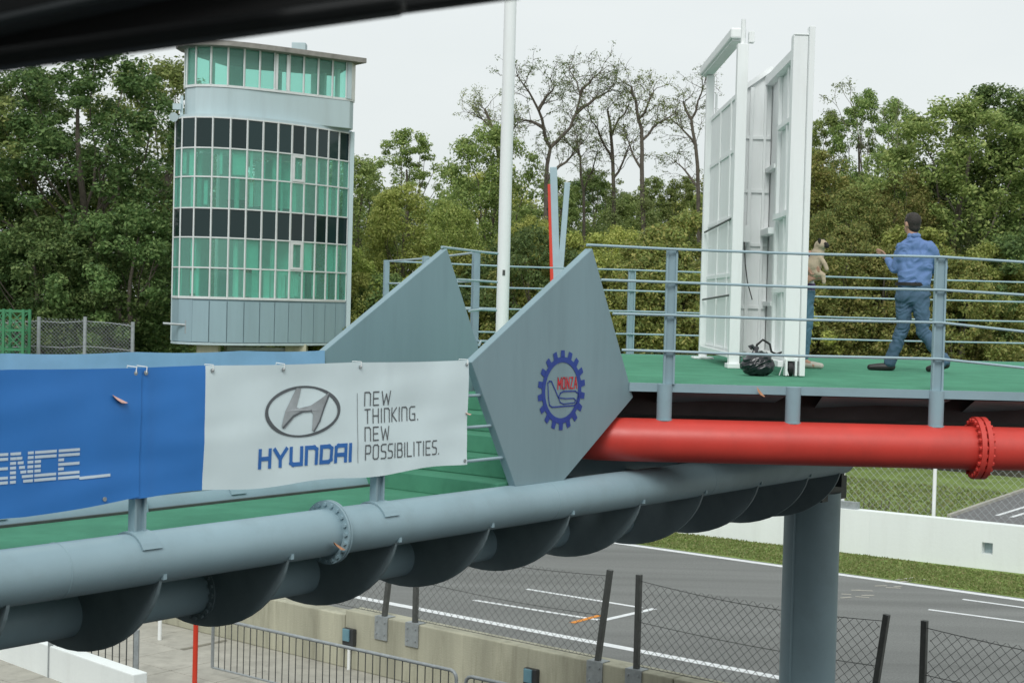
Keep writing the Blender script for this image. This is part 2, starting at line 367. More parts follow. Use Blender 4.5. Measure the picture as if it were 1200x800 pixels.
def quads_to_obj(name, verts, k, m, parent, **kw):
    me = bpy.data.meshes.new(name); nv = len(verts); nf = nv // k
    me.vertices.add(nv); me.vertices.foreach_set('co', np.asarray(verts, dtype=np.float32).ravel())
    me.loops.add(nv); me.loops.foreach_set('vertex_index', np.arange(nv, dtype=np.int32))
    me.polygons.add(nf); me.polygons.foreach_set('loop_start', np.arange(0, nv, k, dtype=np.int32)); me.polygons.foreach_set('loop_total', np.full(nf, k, dtype=np.int32))
    me.update(calc_edges=True)
    if m: me.materials.append(MATS[m])
    o = bpy.data.objects.new(name, me); COL.objects.link(o)
    if parent: o.parent = parent; OFF[o.name] = off(parent)
    return prop(o, **kw) if kw else o
grass('verge_grass', (37.95, 41.1, 6, 34), 30000, 0.055, 1)
grass('bank_grass', (41.6, 60, -14, 30), 60000, 0.08, 2)

# ================================================================== TREES
def leaves(rg, centres, radii, per, lmin, lmax, squash=0.75):
    n = len(centres); tot = n * per
    c = np.repeat(np.asarray(centres), per, 0); r = np.repeat(np.asarray(radii), per)
    d = rg.normal(size=(tot, 3)); d /= np.linalg.norm(d, axis=1)[:, None]
    rad = r * rg.uniform(0.15, 1.0, tot) ** 0.55
    p = c + d * rad[:, None] * np.array([1, 1, squash])
    nrm = d * 0.6 + rg.normal(size=(tot, 3)) * 0.6 + np.array([0, 0, 0.7]); nrm /= np.linalg.norm(nrm, axis=1)[:, None]
    t = rg.normal(size=(tot, 3)); t[:, 2] -= 0.3; t -= nrm * (t * nrm).sum(1)[:, None]; t /= np.linalg.norm(t, axis=1)[:, None]
    b = np.cross(nrm, t); L = rg.uniform(lmin, lmax, tot)[:, None]; W = L * rg.uniform(0.42, 0.62, (tot, 1))
    v = np.empty((tot, 4, 3)); v[:, 0] = p - t * L / 2; v[:, 1] = p + b * W / 2; v[:, 2] = p + t * L / 2; v[:, 3] = p - b * W / 2
    return v.reshape(-1, 3)
def crooked(rg, p, q, n, amp):
    p, q = np.array(p, float), np.array(q, float); pts = []
    ph = rg.uniform(0, 6.28, 3); L = np.linalg.norm(q - p)
    for i in range(n + 1):
        t = i / n; w = math.sin(math.pi * t)
        o = np.array([math.sin(t * 5 + ph[0]), math.sin(t * 6 + ph[1]), 0.6 * math.sin(t * 4 + ph[2])]) * amp * L * w
        pts.append(p + (q - p) * t + o)
    return pts
def dense_tree(name, seed, h, rx, base, nclump, per, leafm, lmin=0.17, lmax=0.32, crad=(0.5, 1.15), top=0.85, shape=1.0, limbs=22):
    rg = np.random.default_rng(seed)
    root = thing(name, None, None, (0, 0, 0))
    cs, rs = [], []
    lob = rg.uniform(0, 6.28, 4)
    while len(cs) < nclump:
        t = rg.uniform(0, 1) ** 0.9
        prof = (math.sin(math.pi * min(1, (t * 0.92 + 0.06)) ** shape) ** 0.62)
        a = rg.uniform(0, 6.28)
        R_ = rx * prof * (1 + 0.22 * math.sin(2 * a + lob[0] + 3 * t) + 0.16 * math.sin(3 * a + lob[1] - 5 * t) + 0.12 * math.sin(9 * t + lob[2]))
        k = rg.uniform(0.25, 1.0) ** 0.45
        cs.append([math.cos(a) * R_ * k, math.sin(a) * R_ * k, base + (h - base - 0.4) * t])
        rs.append(rg.uniform(*crad) * (1.0 - 0.35 * t))
    cs = np.array(cs)
    quads_to_obj('crown', leaves(rg, cs, np.array(rs), per, lmin, lmax), 4, leafm, root)
    mb = MB(); tr = crooked(rg, (0, 0, -0.1), (rg.normal(0, .4), rg.normal(0, .4), h * top), 9, 0.03)
    mb.tube(tr, [0.24 * (h / 16) * (1 - 0.86 * i / 9) + 0.02 for i in range(10)], 8)
    far = cs[rg.permutation(len(cs))[:limbs]]
    for c in far:
        k = min(8, max(1, int((c[2] * 0.62) / (h * top) * 9))); s0 = tr[k]
        pts = crooked(rg, s0, c, 5, 0.07); r0 = 0.10 * (h / 16) * (1 - k / 11)
        mb.tube(pts, [r0 * (1 - i / 5.6) + 0.008 for i in range(6)], 6)
    mb.build('trunk', 'bark', root, smooth=True)
    return root
def sparse_tree(name, seed, h, spread, leafm='leaf_fine', lean=(0, 0), density=1.0, ivy=False, lower=0.4):
    rg = np.random.default_rng(seed); root = thing(name, None, None, (0, 0, 0)); mb = MB(); tips = []
    def grow(p, d, L, r, lvl):
        n = 5; pts = [np.array(p)]; dd = np.array(d, float)
        for i in range(n):
            dd = dd + rg.normal(0, 0.20 if lvl else 0.06, 3) + np.array([0, 0, 0.05 if lvl < 2 else -0.01]); dd /= np.linalg.norm(dd); pts.append(pts[-1] + dd * L / n)
        r1 = max(0.016, r * (0.66 if lvl else 0.7))
        mb.tube(pts, [r + (r1 - r) * i / n for i in range(n + 1)], 6 if lvl < 2 else 4)
        if lvl >= 2: tips.extend([pts[-1], pts[-2], pts[3]] if lvl > 2 else [pts[-1]])
        if lvl >= 4: return
        nb = [4, 3, 3, 3][lvl]
        for k in range(nb):
            i = n if k < 2 else int(rg.integers(2, n)); a = rg.uniform(0, 6.28); tilt = rg.uniform(0.35, 0.85) * spread
            pr = np.cross(dd, [math.cos(a), math.sin(a), 0.3]); pr /= np.linalg.norm(pr)
            nd = dd * math.cos(tilt) + pr * math.sin(tilt); nd[2] += 0.12
            grow(pts[i], nd, L * rg.uniform(0.55, 0.8) * (0.62 if lvl == 0 else 1), r1 * rg.uniform(0.55, 0.8), lvl + 1)
    grow((0, 0, -0.1), (lean[0], lean[1], 1), h * 0.50, 0.25 * h / 18, 0)
    tp = np.array(tips); keep = tp[rg.random(len(tp)) < 0.75 * density]
    v = [leaves(rg, keep, rg.uniform(0.2, 0.6, len(keep)), 34, 0.08, 0.16, 0.6)]
    if ivy:
        z = rg.uniform(0.5, h * 0.5, 150); a = rg.uniform(0, 6.28, 150)
        iv = np.stack([np.cos(a) * 0.3 + lean[0] * z, np.sin(a) * 0.3 + lean[1] * z, z], 1)
        v.append(leaves(rg, iv, rg.uniform(0.2, 0.5, 150), 22, 0.12, 0.22))
    mb.build('trunk', 'bark_pale', root, smooth=True)
    quads_to_obj('crown', np.concatenate(v), 4, leafm, root)
    return root

PROTO = {
 'a': dense_tree('broadleaf_tree', 11, 18, 4.6, 2.2, 330, 140, 'leaf_dark', 0.13, 0.25),
 'b': dense_tree('broadleaf_tree', 12, 16, 3.6, 2.5, 260, 140, 'leaf_mid', 0.13, 0.24),
 'c': dense_tree('broadleaf_tree', 13, 14, 3.4, 1.0, 260, 140, 'leaf_yellow', 0.12, 0.22),
 'd': dense_tree('broadleaf_tree', 14, 16, 3.7, 2.0, 270, 140, 'leaf_olive', 0.12, 0.22),
 'e': dense_tree('broadleaf_tree', 15, 19, 3.2, 4.5, 170, 140, 'leaf_mid', 0.12, 0.22, (0.4, 0.95)),
 'f': dense_tree('understory_tree', 16, 8, 3.2, 0.3, 190, 150, 'leaf_dark', 0.10, 0.19, (0.4, 0.8)),
 'g': dense_tree('understory_tree', 17, 8.5, 3.0, 0.3, 190, 150, 'leaf_yellow', 0.10, 0.19, (0.4, 0.8)),
 'h': dense_tree('understory_tree', 18, 9, 3.1, 0.3, 190, 150, 'leaf_olive', 0.10, 0.19, (0.4, 0.8)),
 't': sparse_tree('locust_tree', 22, 19, 0.7, ivy=True),
}
USED = set()
HEIGHT = {k: max(max(c[2] for c in ch.bound_box) for ch in o.children) for k, o in PROTO.items()}
def tree(kind, px, ytop, Y, label, group=None, wide=1.0, rz=None):
    """a tree whose top shows at pixel row ytop, standing Y metres away"""
    H0 = HEIGHT[kind]
    top = aty(px, ytop, Y); sc = top.z / H0; loc = (top.x, Y, 0)
    rz = random.Random(int(px * 7 + Y)).uniform(0, 6.28) if rz is None else rz
    if kind not in USED:
        USED.add(kind); o = PROTO[kind]; o.location = loc; o.rotation_euler = (0, 0, rz); o.scale = (sc * wide, sc * wide, sc)
        prop(o, label, 'tree', group); return o
    o = copy_tree(PROTO[kind], loc, rz, (sc * wide, sc * wide, sc), label, group); o['category'] = 'tree'
    if not group and 'group' in o: del o['group']
    return o
GF = 'tall trees of the wood behind the track'
tree('a', 110, 52, 74, 'large dark green broadleaf tree left of the glass tower', GF, 1.25)
tree('a', 30, 78, 78, 'dark leafy tree in the far left corner above the green truss', GF, 1.1)
tree('b', 190, 62, 84, 'green tree just behind the left edge of the glass tower', GF, 1.0)
tree('b', -60, 70, 74, 'dark green tree cut off by the left picture edge', GF, 1.3)
tree('f', 60, 250, 69, 'low bushy tree behind the mesh fence, beside the green truss', 'understory trees')
tree('f', 150, 235, 70, 'low bushy tree behind the right end of the left mesh fence', 'understory trees')
tree('f', 5, 270, 70, 'low bushy tree directly behind the green truss', 'understory trees')
tree('b', 300, 150, 92, 'tree standing hidden behind the glass tower', GF, 1.3)
tree('b', 415, 178, 84, 'green tree immediately right of the glass tower', GF, 1.0)
tree('e', 478, 150, 95, 'grey green rounded tree top between the tower and the tall white pole', GF, 1.15)
tree('c', 470, 212, 80, 'yellow green tree right of the glass tower, below the grey green top', GF, 0.95)
tree('c', 527, 232, 76, 'pale yellow green tree left of the tall white pole', GF, 0.8)
tree('b', 575, 140, 86, 'leafy green tree directly behind the tall white pole', GF, 0.85)
tree('e', 548, 205, 90, 'dark green tree left behind the tall white pole', GF, 1.2)
tree('c', 622, 250, 78, 'yellow green tree right of the tall white pole', GF, 0.8)
tree('e', 655, 205, 96, 'green tree behind the spreading locust tree', GF, 1.1)
tree('b', 735, 232, 92, 'green tree behind the slender locust trees', GF, 1.1)
tree('e', 697, 196, 98, 'pale leafy tree seen between the trunks of the spreading and slender locusts', GF, 1.0)
tree('e', 768, 205, 97, 'pale leafy tree seen right of the ivy clad locust', GF, 0.95)
tree('c', 725, 262, 79, 'yellow green tree in front of the slender ivy covered locust', GF, 0.9)
tree('e', 800, 205, 96, 'green tree standing behind the sparse locust by the panels', GF, 1.0)
tree('e', 970, 128, 90, 'thin crowned tree top just right of the white panels', GF, 0.8)
tree('e', 1012, 102, 88, 'tree with open upright crown above the walking man', GF, 0.75)
tree('e', 1052, 112, 92, 'narrow tree left of the tallest feathery tree', GF, 0.7)
tree('t', 1100, 78, 84, 'tallest feathery tree right of the walking man', GF, 1.0, 5.0)
tree('b', 1120, 108, 82, 'broad green tree behind the feathery tree at right', GF, 1.15)
tree('a', 1170, 98, 86, 'large green tree near the right picture edge', GF, 1.0)
tree('b', 1232, 90, 84, 'green tree cut off by the right picture edge', GF, 1.2)
tree('d', 955, 170, 86, 'olive brown tree right beside the white panels', GF, 1.05)
tree('d', 1000, 215, 78, 'olive tree behind the walking man, to his left', GF, 1.0)
tree('d', 1060, 195, 80, 'olive brown tree directly behind the walking man', GF, 1.0)
tree('d', 880, 160, 90, 'olive tree hidden behind the white panels', GF, 1.0)
rr_ = random.Random(3)
UL = {'f': 'low dark green bushy tree in the undergrowth of the wood', 'g': 'low yellow green bushy tree in the undergrowth of the wood', 'h': 'low olive bushy tree in the undergrowth of the wood'}
for i, px in enumerate(range(395, 1260, 32)):
    k = ('g' if rr_.random() < 0.45 else 'f') if px < 640 else (rr_.choice('fgh') if px < 900 else rr_.choice('hhhfg'))
    tree(k, px + rr_.uniform(-8, 8), rr_.uniform(235, 300) if 630 < px < 830 else rr_.uniform(255, 330), rr_.uniform(70, 74), UL[k], 'undergrowth trees ' + k.replace('f', 'dark').replace('g', 'yellow').replace('h', 'olive'), rr_.uniform(0.8, 1.05))
for i, px in enumerate(range(-60, 1300, 62)):
    k = 'abdb'[i % 4] if px > 850 else 'abcb'[i % 4]
    yt = 200 if px < 600 else 190
    if 420 < px < 560: yt = 225
    if 610 < px < 830: yt = 218
    tree(k, px + rr_.uniform(-15, 15), yt + rr_.uniform(-12, 25), rr_.uniform(99, 112), 'distant tree filling the back of the wood', 'distant trees at the back of the wood', 1.25)

def locust(label, Y, limbs, seed, r0=0.20, ivy_to=None, tuft=1.0):
    """open-crowned locust: main limbs as surveyed, then twigs and feathery leaf tufts"""
    rg = np.random.default_rng(seed); b = aty(*limbs[0][0], Y); root = thing('locust_tree', label, 'tree', (b.x, Y, 0), GF)
    mb = MB(); ends = []; depth = {}
    for k, lim in enumerate(limbs):
        d = depth.get(lim[0], 0.0); slope = 0.0 if k == 0 else rg.choice((-1, 1)) * rg.uniform(0.25, 0.6); pts = []; prev = None
        for q in lim:
            P = aty(*q, Y)
            if prev is not None: d += slope * (P - prev).length
            depth[q] = d; prev = P; P2 = aty(*q, Y + d); pts.append(P2)
        if k == 0: pts[0] = Vector((pts[0].x, pts[0].y, -0.1))
        fine = []
        for a, c in zip(pts[:-1], pts[1:]):
            for f in (0, 0.5): fine.append(a.lerp(c, f) + Vector(rg.normal(0, 0.05, 3)) * (1 if f else 0))
        fine.append(pts[-1]); n = len(fine); ra_ = r0 if k == 0 else r0 * 0.52; rb_ = r0 * 0.45 if k == 0 else 0.028
        mb.tube(fine, [ra_ + (rb_ - ra_) * i / (n - 1) for i in range(n)], 7)
        lo = int(n * (0.62 if k == 0 else 0.35))
        for i in range(lo, n):
            for _ in range(2 if i < n - 1 else 4): ends.append((fine[i], (fine[min(i + 1, n - 1)] - fine[i - 1]).normalized(), 2))
    tips = []
    def twig(p, d, L, r, lvl):
        pts = [p]; dd = np.array(d)
        for i in range(4):
            dd = dd + rg.normal(0, 0.28, 3); dd /= np.linalg.norm(dd); pts.append(pts[-1] + Vector(dd) * L / 4)
        mb.tube(pts, [r * (1 - 0.16 * i) for i in range(5)], 4); tips.extend(pts[2:])
        if lvl > 0:
            for q in (pts[2], pts[4], pts[4]): twig(q, np.array(dd) + rg.normal(0, 0.6, 3), L * 0.62, max(0.011, r * 0.6), lvl - 1)
    for p, d, l in ends:
        dd = np.array(d) + rg.normal(0, 0.75, 3) + np.array([0, 0, 0.25]); twig(p, dd / np.linalg.norm(dd), rg.uniform(0.7, 1.5), 0.026, 1)
    mb.build('trunk', 'bark', root, smooth=True)
    tp = np.array([tuple(p) for p in tips]); tp = tp[rg.random(len(tp)) < 0.42 * tuft]
    v = [leaves(rg, tp, rg.uniform(0.15, 0.38, len(tp)), 14, 0.07, 0.13, 0.6)]
    if ivy_to:
        lim = [aty(*q, Y) for q in limbs[0]]; iv = []
        for a, c in zip(lim[:-1], lim[1:]):
            for f in np.linspace(0, 1, 22):
                P = a.lerp(c, f)
                if P.z < aty(limbs[0][0][0], ivy_to, Y).z: iv.append(np.array(P) + rg.normal(0, 0.26, 3))
        v.append(leaves(rg, np.array(iv), rg.uniform(0.25, 0.55, len(iv)), 70, 0.09, 0.17))
    v = np.concatenate(v) - np.array(root.location)
    quads_to_obj('crown', v, 4, 'leaf_fine', root)
    return root
locust('tall spreading locust tree with bare crooked branches against the sky', 80,
       [[(634, 420), (637, 330), (638, 280), (640, 212), (645, 173)], [(645, 173), (637, 150), (631, 129), (620, 108), (607, 90)], [(645, 173), (658, 160), (668, 150), (675, 133), (680, 112), (676, 96), (667, 82)],
        [(675, 133), (690, 122), (705, 112), (717, 106)], [(680, 112), (690, 98), (702, 86)], [(631, 129), (641, 112), (650, 101)], [(640, 212), (655, 195), (668, 185), (680, 170)], [(637, 150), (622, 142), (608, 140)]], 61, 0.20)
locust('slender ivy covered locust tree with thin top', 84,
       [[(717, 420), (718, 330), (719, 250), (718, 190), (716, 160), (712, 130)], [(718, 190), (708, 170), (700, 150), (690, 132)], [(716, 160), (725, 140), (736, 124)], [(718, 210), (730, 190), (738, 168)]], 62, 0.15, 215, 0.8)
locust('ivy clad locust tree with sparse feathery crown left of the white panels', 82,
       [[(752, 420), (752, 330), (753, 240), (752, 190), (752, 165), (748, 140), (745, 118), (740, 102)], [(752, 165), (765, 150), (780, 140), (791, 132)], [(753, 200), (741, 180), (734, 160)], [(748, 140), (760, 120), (766, 107)]], 63, 0.15, 225)
locust('sparse locust tree right beside the white panels', 88,
       [[(818, 420), (820, 300), (818, 220), (815, 170), (810, 140), (801, 120)], [(815, 170), (800, 152), (786, 140)], [(810, 140), (818, 118), (823, 104)], [(818, 220), (803, 200), (792, 190)]], 64, 0.15)
locust('thin forked locust tree between the two tall locusts', 86,
       [[(686, 420), (684, 300), (684, 225), (680, 185), (676, 160)], [(684, 225), (694, 200), (700, 178)], [(680, 185), (670, 172), (662, 165)]], 65, 0.11)
locust('leafy twig crown just left of the tall white pole', 88,
       [[(594, 420), (590, 250), (584, 180), (577, 150), (568, 128)], [(584, 180), (596, 160), (603, 148)], [(577, 150), (570, 145), (561, 138)]], 66, 0.16, None, 1.4)
# ================================================================== GLASS TOWER
def build_tower():
    ang = [-80, -55, -30, -5, 15, 28, 36, 40, 45, 49, 52, 55, 57, 58]; W = 0.73
    P = [Vector((-14.55, 65.75, 0))]
    for a in ang: P.append(P[-1] + Vector((math.cos(R(a)), math.sin(R(a)), 0)) * W)
    t = thing('control_tower', 'pale glazed control tower with curved green glass front and flat roof', 'tower', (-11.5, 68, 0))
    end = P[-1]; back = [end + Vector((0.1, 0.4, 0)), Vector((-9.2, 72.6, 0)), Vector((-13.2, 70.6, 0)), P[0] + Vector((0.05, 0.5, 0))]
    outline = P + back
    cen = sum(outline, Vector()) / len(outline)
    def inset(pts, d): return [p + (cen - p).normalized() * d for p in pts]
    def slab(name, pts, z0, z1, m, **k): return MB().prism([(p.x, p.y, z0) for p in pts], (0, 0, z1 - z0)).build(name, m, t, **k)
    rows = [6.89, 8.12, 9.38, 10.6, 11.9, 13.1, 14.36]
    slab('base_body', inset(outline, 0.06), 4.97, 6.82, 'tower_panel')
    slab('base_sill', inset(outline, -0.03), 4.90, 4.99, 'tower_wall'); slab('window_sill', inset(outline, -0.05), 6.82, 6.9, 'mullion')
    # base cladding panels
    for i in range(3, 14):
        a, b = P[i], P[i + 1]; d = (b - a).normalized(); nn = Vector((d.y, -d.x, 0))
        MB().obox((a + b) / 2 + nn * 0.0 + Vector((0, 0, 5.88)), d * (W / 2 - 0.02), nn * 0.02, Vector((0, 0, 0.86))).build('cladding_panel', 'tower_panel', t)
    MB().prism([(p.x, p.y, 5.02) for p in P[:4]] + [(p.x, p.y, 5.02) for p in inset(P[:4], 0.05)[::-1]], (0, 0, 1.78)).build('cladding_curve', 'tower_panel', t)
    slab('floor_slab', inset(outline, 0.45), 9.75, 10.0, 'interior'); slab('floor_slab', inset(outline, 0.45), 13.25, 13.6, 'interior')
    slab('ceiling_slab', inset(outline, 0.05), 14.36, 14.5, 'tower_wall')
    # back wall with a glazed slot, and a core
    bk = [P[-1]] + back + [P[0]]
    for a, b in zip(bk[:-1], bk[1:]):
        d = b - a; nn = Vector((d.y, -d.x, 0)).normalized() * 0.08
        if d.length > 2.5:
            for f0, f1 in ((0, 0.22), (0.42, 0.58), (0.80, 1)):
                MB().obox((a + d * (f0 + f1) / 2) + Vector((0, 0, 10.6)), d * (f1 - f0) / 2, nn, Vector((0, 0, 3.72))).build('back_wall', 'interior', t)
        else:
            MB().obox((a + b) / 2 + Vector((0, 0, 9.7)), d / 2, nn, Vector((0, 0, 4.7))).build('side_wall', 'tower_wall', t)
    MB().obox(end + Vector((0.09, 0.1, 9.7)), (0.09, 0.02, 0), (-0.05, 0.2, 0), (0, 0, 4.72)).build('corner_fin', 'tower_wall', t)
    # panes and mullions
    brnd = random.Random(21)
    for i in range(14):
        a, b = P[i], P[i + 1]; d = (b - a).normalized(); nn = Vector((d.y, -d.x, 0))
        for r in range(6):
            z0, z1 = rows[r], rows[r + 1]; dark = r in (2, 5)
            vent = (not dark) and i == 9 and r in (1, 4)
            MB().obox((a + b) / 2 + Vector((0, 0, (z0 + z1) / 2)) - nn * 0.01, d * (W / 2 - 0.03), nn * 0.006, Vector((0, 0, (z1 - z0) / 2 - 0.03))).build('dark_pane' if dark else 'pane', 'glass_dark' if dark else 'glass_light', t)
            if not dark and brnd.random() < 0.72:
                f0 = brnd.uniform(0, 0.6); f1 = min(1.0, f0 + brnd.choice((0.15, 0.22, 0.4, 0.9))); c = a.lerp(b, (f0 + f1) / 2) + Vector((0, 0, (z0 + z1) / 2)) - nn * 0.2
                MB().obox(c, d * (f1 - f0) * W / 2, nn * 0.012, Vector((0, 0, (z1 - z0) / 2 - 0.02 - brnd.choice((0, 0, 0.12))))).build('added_blind', 'added_blind_white', t)  # white strips added behind panes to brighten the dark interior
            if vent:
                c = (a + b) / 2 + Vector((0, 0, (z0 + z1) / 2)) + nn * 0.03; f = MB()
                for sx in (-1, 1):
                    f.obox(c + d * sx * (W / 2 - 0.09), d * 0.05, nn * 0.03, Vector((0, 0, (z1 - z0) / 2 - 0.05)))
                    f.obox(c + Vector((0, 0, sx * ((z1 - z0) / 2 - 0.09))), d * (W / 2 - 0.05), nn * 0.029, Vector((0, 0, 0.05)))
                f.build('vent_frame', 'mullion', t)
    for i, p in enumerate(P):
        MB().beam(p + Vector((0, 0, 6.88)), p + Vector((0, 0, 14.4)), 0.055, 0.09, up=(0.3, 1, 0)).build('mullion', 'mullion', t)
    for z in rows:
        mb = MB()
        for a, b in zip(P[:-1], P[1:]): mb.beam(a + Vector((0, 0, z)), b + Vector((0, 0, z)), 0.07, 0.055)
        mb.build('transom', 'mullion', t)
    # interior fittings
    rnd = random.Random(8)
    for k in range(9):
        i = rnd.randrange(3, 13); fl = rnd.choice((6.95, 10.02)); q = P[i].lerp(cen, rnd.uniform(0.3, 0.5)); hh = rnd.uniform(0.7, 1.3)
        MB().box((q.x - 0.35, q.y - 0.25, fl), (q.x + 0.35, q.y + 0.25, fl + hh)).build('desk', rnd.choice(('interior_dark', 'interior')), t)
    for fl in (6.95, 10.02):
        for i in (2, 5, 8, 11):
            q = P[i].lerp(cen, 0.22); MB().tube([(q.x, q.y, fl), (q.x, q.y, fl + 2.9)], 0.11, 10).build('column', 'interior', t, smooth=True)
        q = cen + Vector((0.6, 0.4, 0)); MB().box((q.x - 0.9, q.y - 0.7, fl), (q.x + 0.9, q.y + 0.7, fl + 2.75)).build('lift_core', 'interior', t)
    # upper cabin
    ca = [-70, -42, -12, 12, 26, 32, 35, 36, 37, 37, 38, 38]; cw = [0.55, 0.62, 0.68, 0.70, 0.70, 0.70, 0.70, 0.70, 0.70, 0.72, 0.72, 0.72]
    C = [P[0] + Vector((0.32, 0.05, 0))]
    for a, w in zip(ca, cw): C.append(C[-1] + Vector((math.cos(R(a)), math.sin(R(a)), 0)) * w)
    C.append(C[-1] + Vector((0.16, 0.12, 0)))
    cout = C + [C[-1] + Vector((0.1, 0.5, 0)), Vector((-9.2, 72.0, 0)), Vector((-13.0, 70.2, 0)), C[0] + Vector((0.05, 0.6, 0))]
    slab('parapet', cout, 14.5, 15.72, 'tower_wall', bevel=0.03)
    slab('parapet_cap', inset(cout, -0.06), 15.72, 15.82, 'mullion')
    for i in range(len(C) - 2):
        a, b = C[i], C[i + 1]; d = (b - a).normalized(); nn = Vector((d.y, -d.x, 0)); L = (b - a).length
        MB().obox((a + b) / 2 + Vector((0, 0, 16.6)) - nn * 0.05, d * (L / 2 - 0.025), nn * 0.006, Vector((0, 0, 0.77))).build('pane', 'glass_light', t)
        if i == 7:
            f = MB()
            for sx in (-1, 1): f.obox((a + b) / 2 + d * sx * (L / 2 - 0.09) + Vector((0, 0, 16.6)), d * 0.05, nn * 0.03, Vector((0, 0, 0.76)))
            f.build('door_frame', 'mullion', t)
    for p in C[:-1]: MB().beam(p + Vector((0, 0, 15.8)), p + Vector((0, 0, 17.4)), 0.05, 0.1, up=(0.3, 1, 0)).build('mullion', 'mullion', t)
    MB().beam(C[-1] + Vector((-0.06, -0.05, 15.8)), C[-1] + Vector((-0.06, -0.05, 17.4)), 0.2, 0.12, up=(-0.6, 0.8, 0)).build('cabin_pier', 'tower_wall', t)
    bk2 = cout[len(C) - 1:] + [C[0]]
    for a, b in zip(bk2[:-1], bk2[1:]):
        d = b - a; nn = Vector((d.y, -d.x, 0)).normalized() * 0.06
        for f0, f1 in (((0, 0.12), (0.46, 0.54), (0.88, 1)) if d.length > 2 else ((0, 1),)):
            MB().obox((a + d * (f0 + f1) / 2) + Vector((0, 0, 16.6)), d * (f1 - f0) / 2, nn, Vector((0, 0, 0.8))).build('cabin_wall', 'interior', t)
    roof = []
    for k, p in enumerate(C):
        d = (C[min(k + 1, len(C) - 1)] - C[max(k - 1, 0)]).normalized(); roof.append(p + Vector((d.y, -d.x, 0)) * 0.42)
    de = (C[-2] - C[-4]).normalized(); ne = Vector((de.y, -de.x, 0)); roof[-1] = C[-1] + de * 0.55 + ne * 0.42
    roof += [C[-1] + de * 0.55 - ne * 0.6, Vector((-8.6, 72.5, 0)), Vector((-13.2, 70.7, 0)), C[0] + Vector((-0.35, 0.7, 0))]
    slab('roof', roof, 17.4, 17.62, 'roof_slab', bevel=0.015)
    q = C[8] + Vector((0.3, 0.7, 0)); MB().box((q.x - 0.3, q.y - 0.3, 17.66), (q.x + 0.3, q.y + 0.3, 18.0)).build('roof_hatch', 'tower_wall', t, bevel=0.03)
    q = C[1] + Vector((-0.1, -0.05, 0))
    MB().beam(q + Vector((-0.05, -0.2, 14.5)), q + Vector((-0.05, -0.2, 15.35)), 0.12, 0.06).box((q.x - 0.4, q.y - 0.35, 14.75), (q.x - 0.05, q.y - 0.1, 15.0)).tube([(q.x - 0.3, q.y - 0.3, 14.45), (q.x - 0.3, q.y - 0.55, 14.4)], [0.12, 0.2], 10).build('loudspeaker', 'tower_wall', t)
    q = P[2]; MB().tube([(q.x - 0.6, q.y - 0.2, 5.75), (q.x + 0.55, q.y - 0.15, 5.7)], 0.05, 8).tube([(q.x + 0.35, q.y - 0.15, 5.35), (q.x + 0.35, q.y - 0.15, 5.9)], 0.06, 8).build('bracket', 'galv', t)
    for q in (P[3].lerp(cen, 0.25), P[11].lerp(cen, 0.3), Vector((-12.6, 70, 0)), Vector((-9.3, 71.4, 0))):
        MB().box((q.x - 0.45, q.y - 0.3, 0), (q.x + 0.45, q.y + 0.3, 4.95)).build('leg', 'concrete', t)
    MB().box((-11.8, 67.3, 0), (-8.9, 69.5, 4.6)).build('stair_core', 'dark_metal', t)
    MB().beam((-12.3, 66.2, 4.7), (-9.2, 67.2, 4.7), 0.3, 0.16).build('base_beam', 'galv', t)
build_tower()

# ================================================================== WALKWAY WITH PIPES
A0 = Vector((-2.726, 8.245, 0)); WA = R(38.0)
WD = Vector((math.sin(WA), math.cos(WA), 0)); PD = Vector((-math.cos(WA), math.sin(WA), 0)); UP = Vector((0, 0, 1))
PZ, PR, WW = 5.44, 0.157, 1.55
def wk(s, p, z): return A0 + WD * s + PD * p + UP * z
def sz(px, py, perp=-0.055):
    P = atp(px, py, A0 + PD * perp, PD); return (P - A0).dot(WD), P.z
walk = thing('suspended_walkway', 'grey steel tube walkway with curved ribs and green carpet leading to the podium', 'walkway', wk(2, WW / 2, 4.8))
S0, S1 = -5.0, 10.15
for nm, p_, z_, r_ in (('pipe', 0, PZ, PR), ('pipe', WW, PZ, PR), ('lower_pipe', WW / 2, PZ - 0.44, 0.15)):
    MB().tube([wk(S0 + (S1 - S0) * i / 12, p_, z_) for i in range(13)], r_, 48).build(nm, 'steel', walk, smooth=True)
MB().obox(wk((S0 + 4.5) / 2, WW / 2, PZ + 0.01), WD * (4.5 - S0) / 2, PD * (WW / 2 - PR + 0.03), UP * 0.02).build('walkway_floor', 'carpet', walk)
for p_ in (PR + 0.012, WW - PR - 0.012):
    MB().obox(wk((S0 + 4.4) / 2, p_, PZ + 0.035), WD * (4.4 - S0) / 2, PD * 0.014, UP * 0.012).build('edge_strip', 'galv_dark', walk)
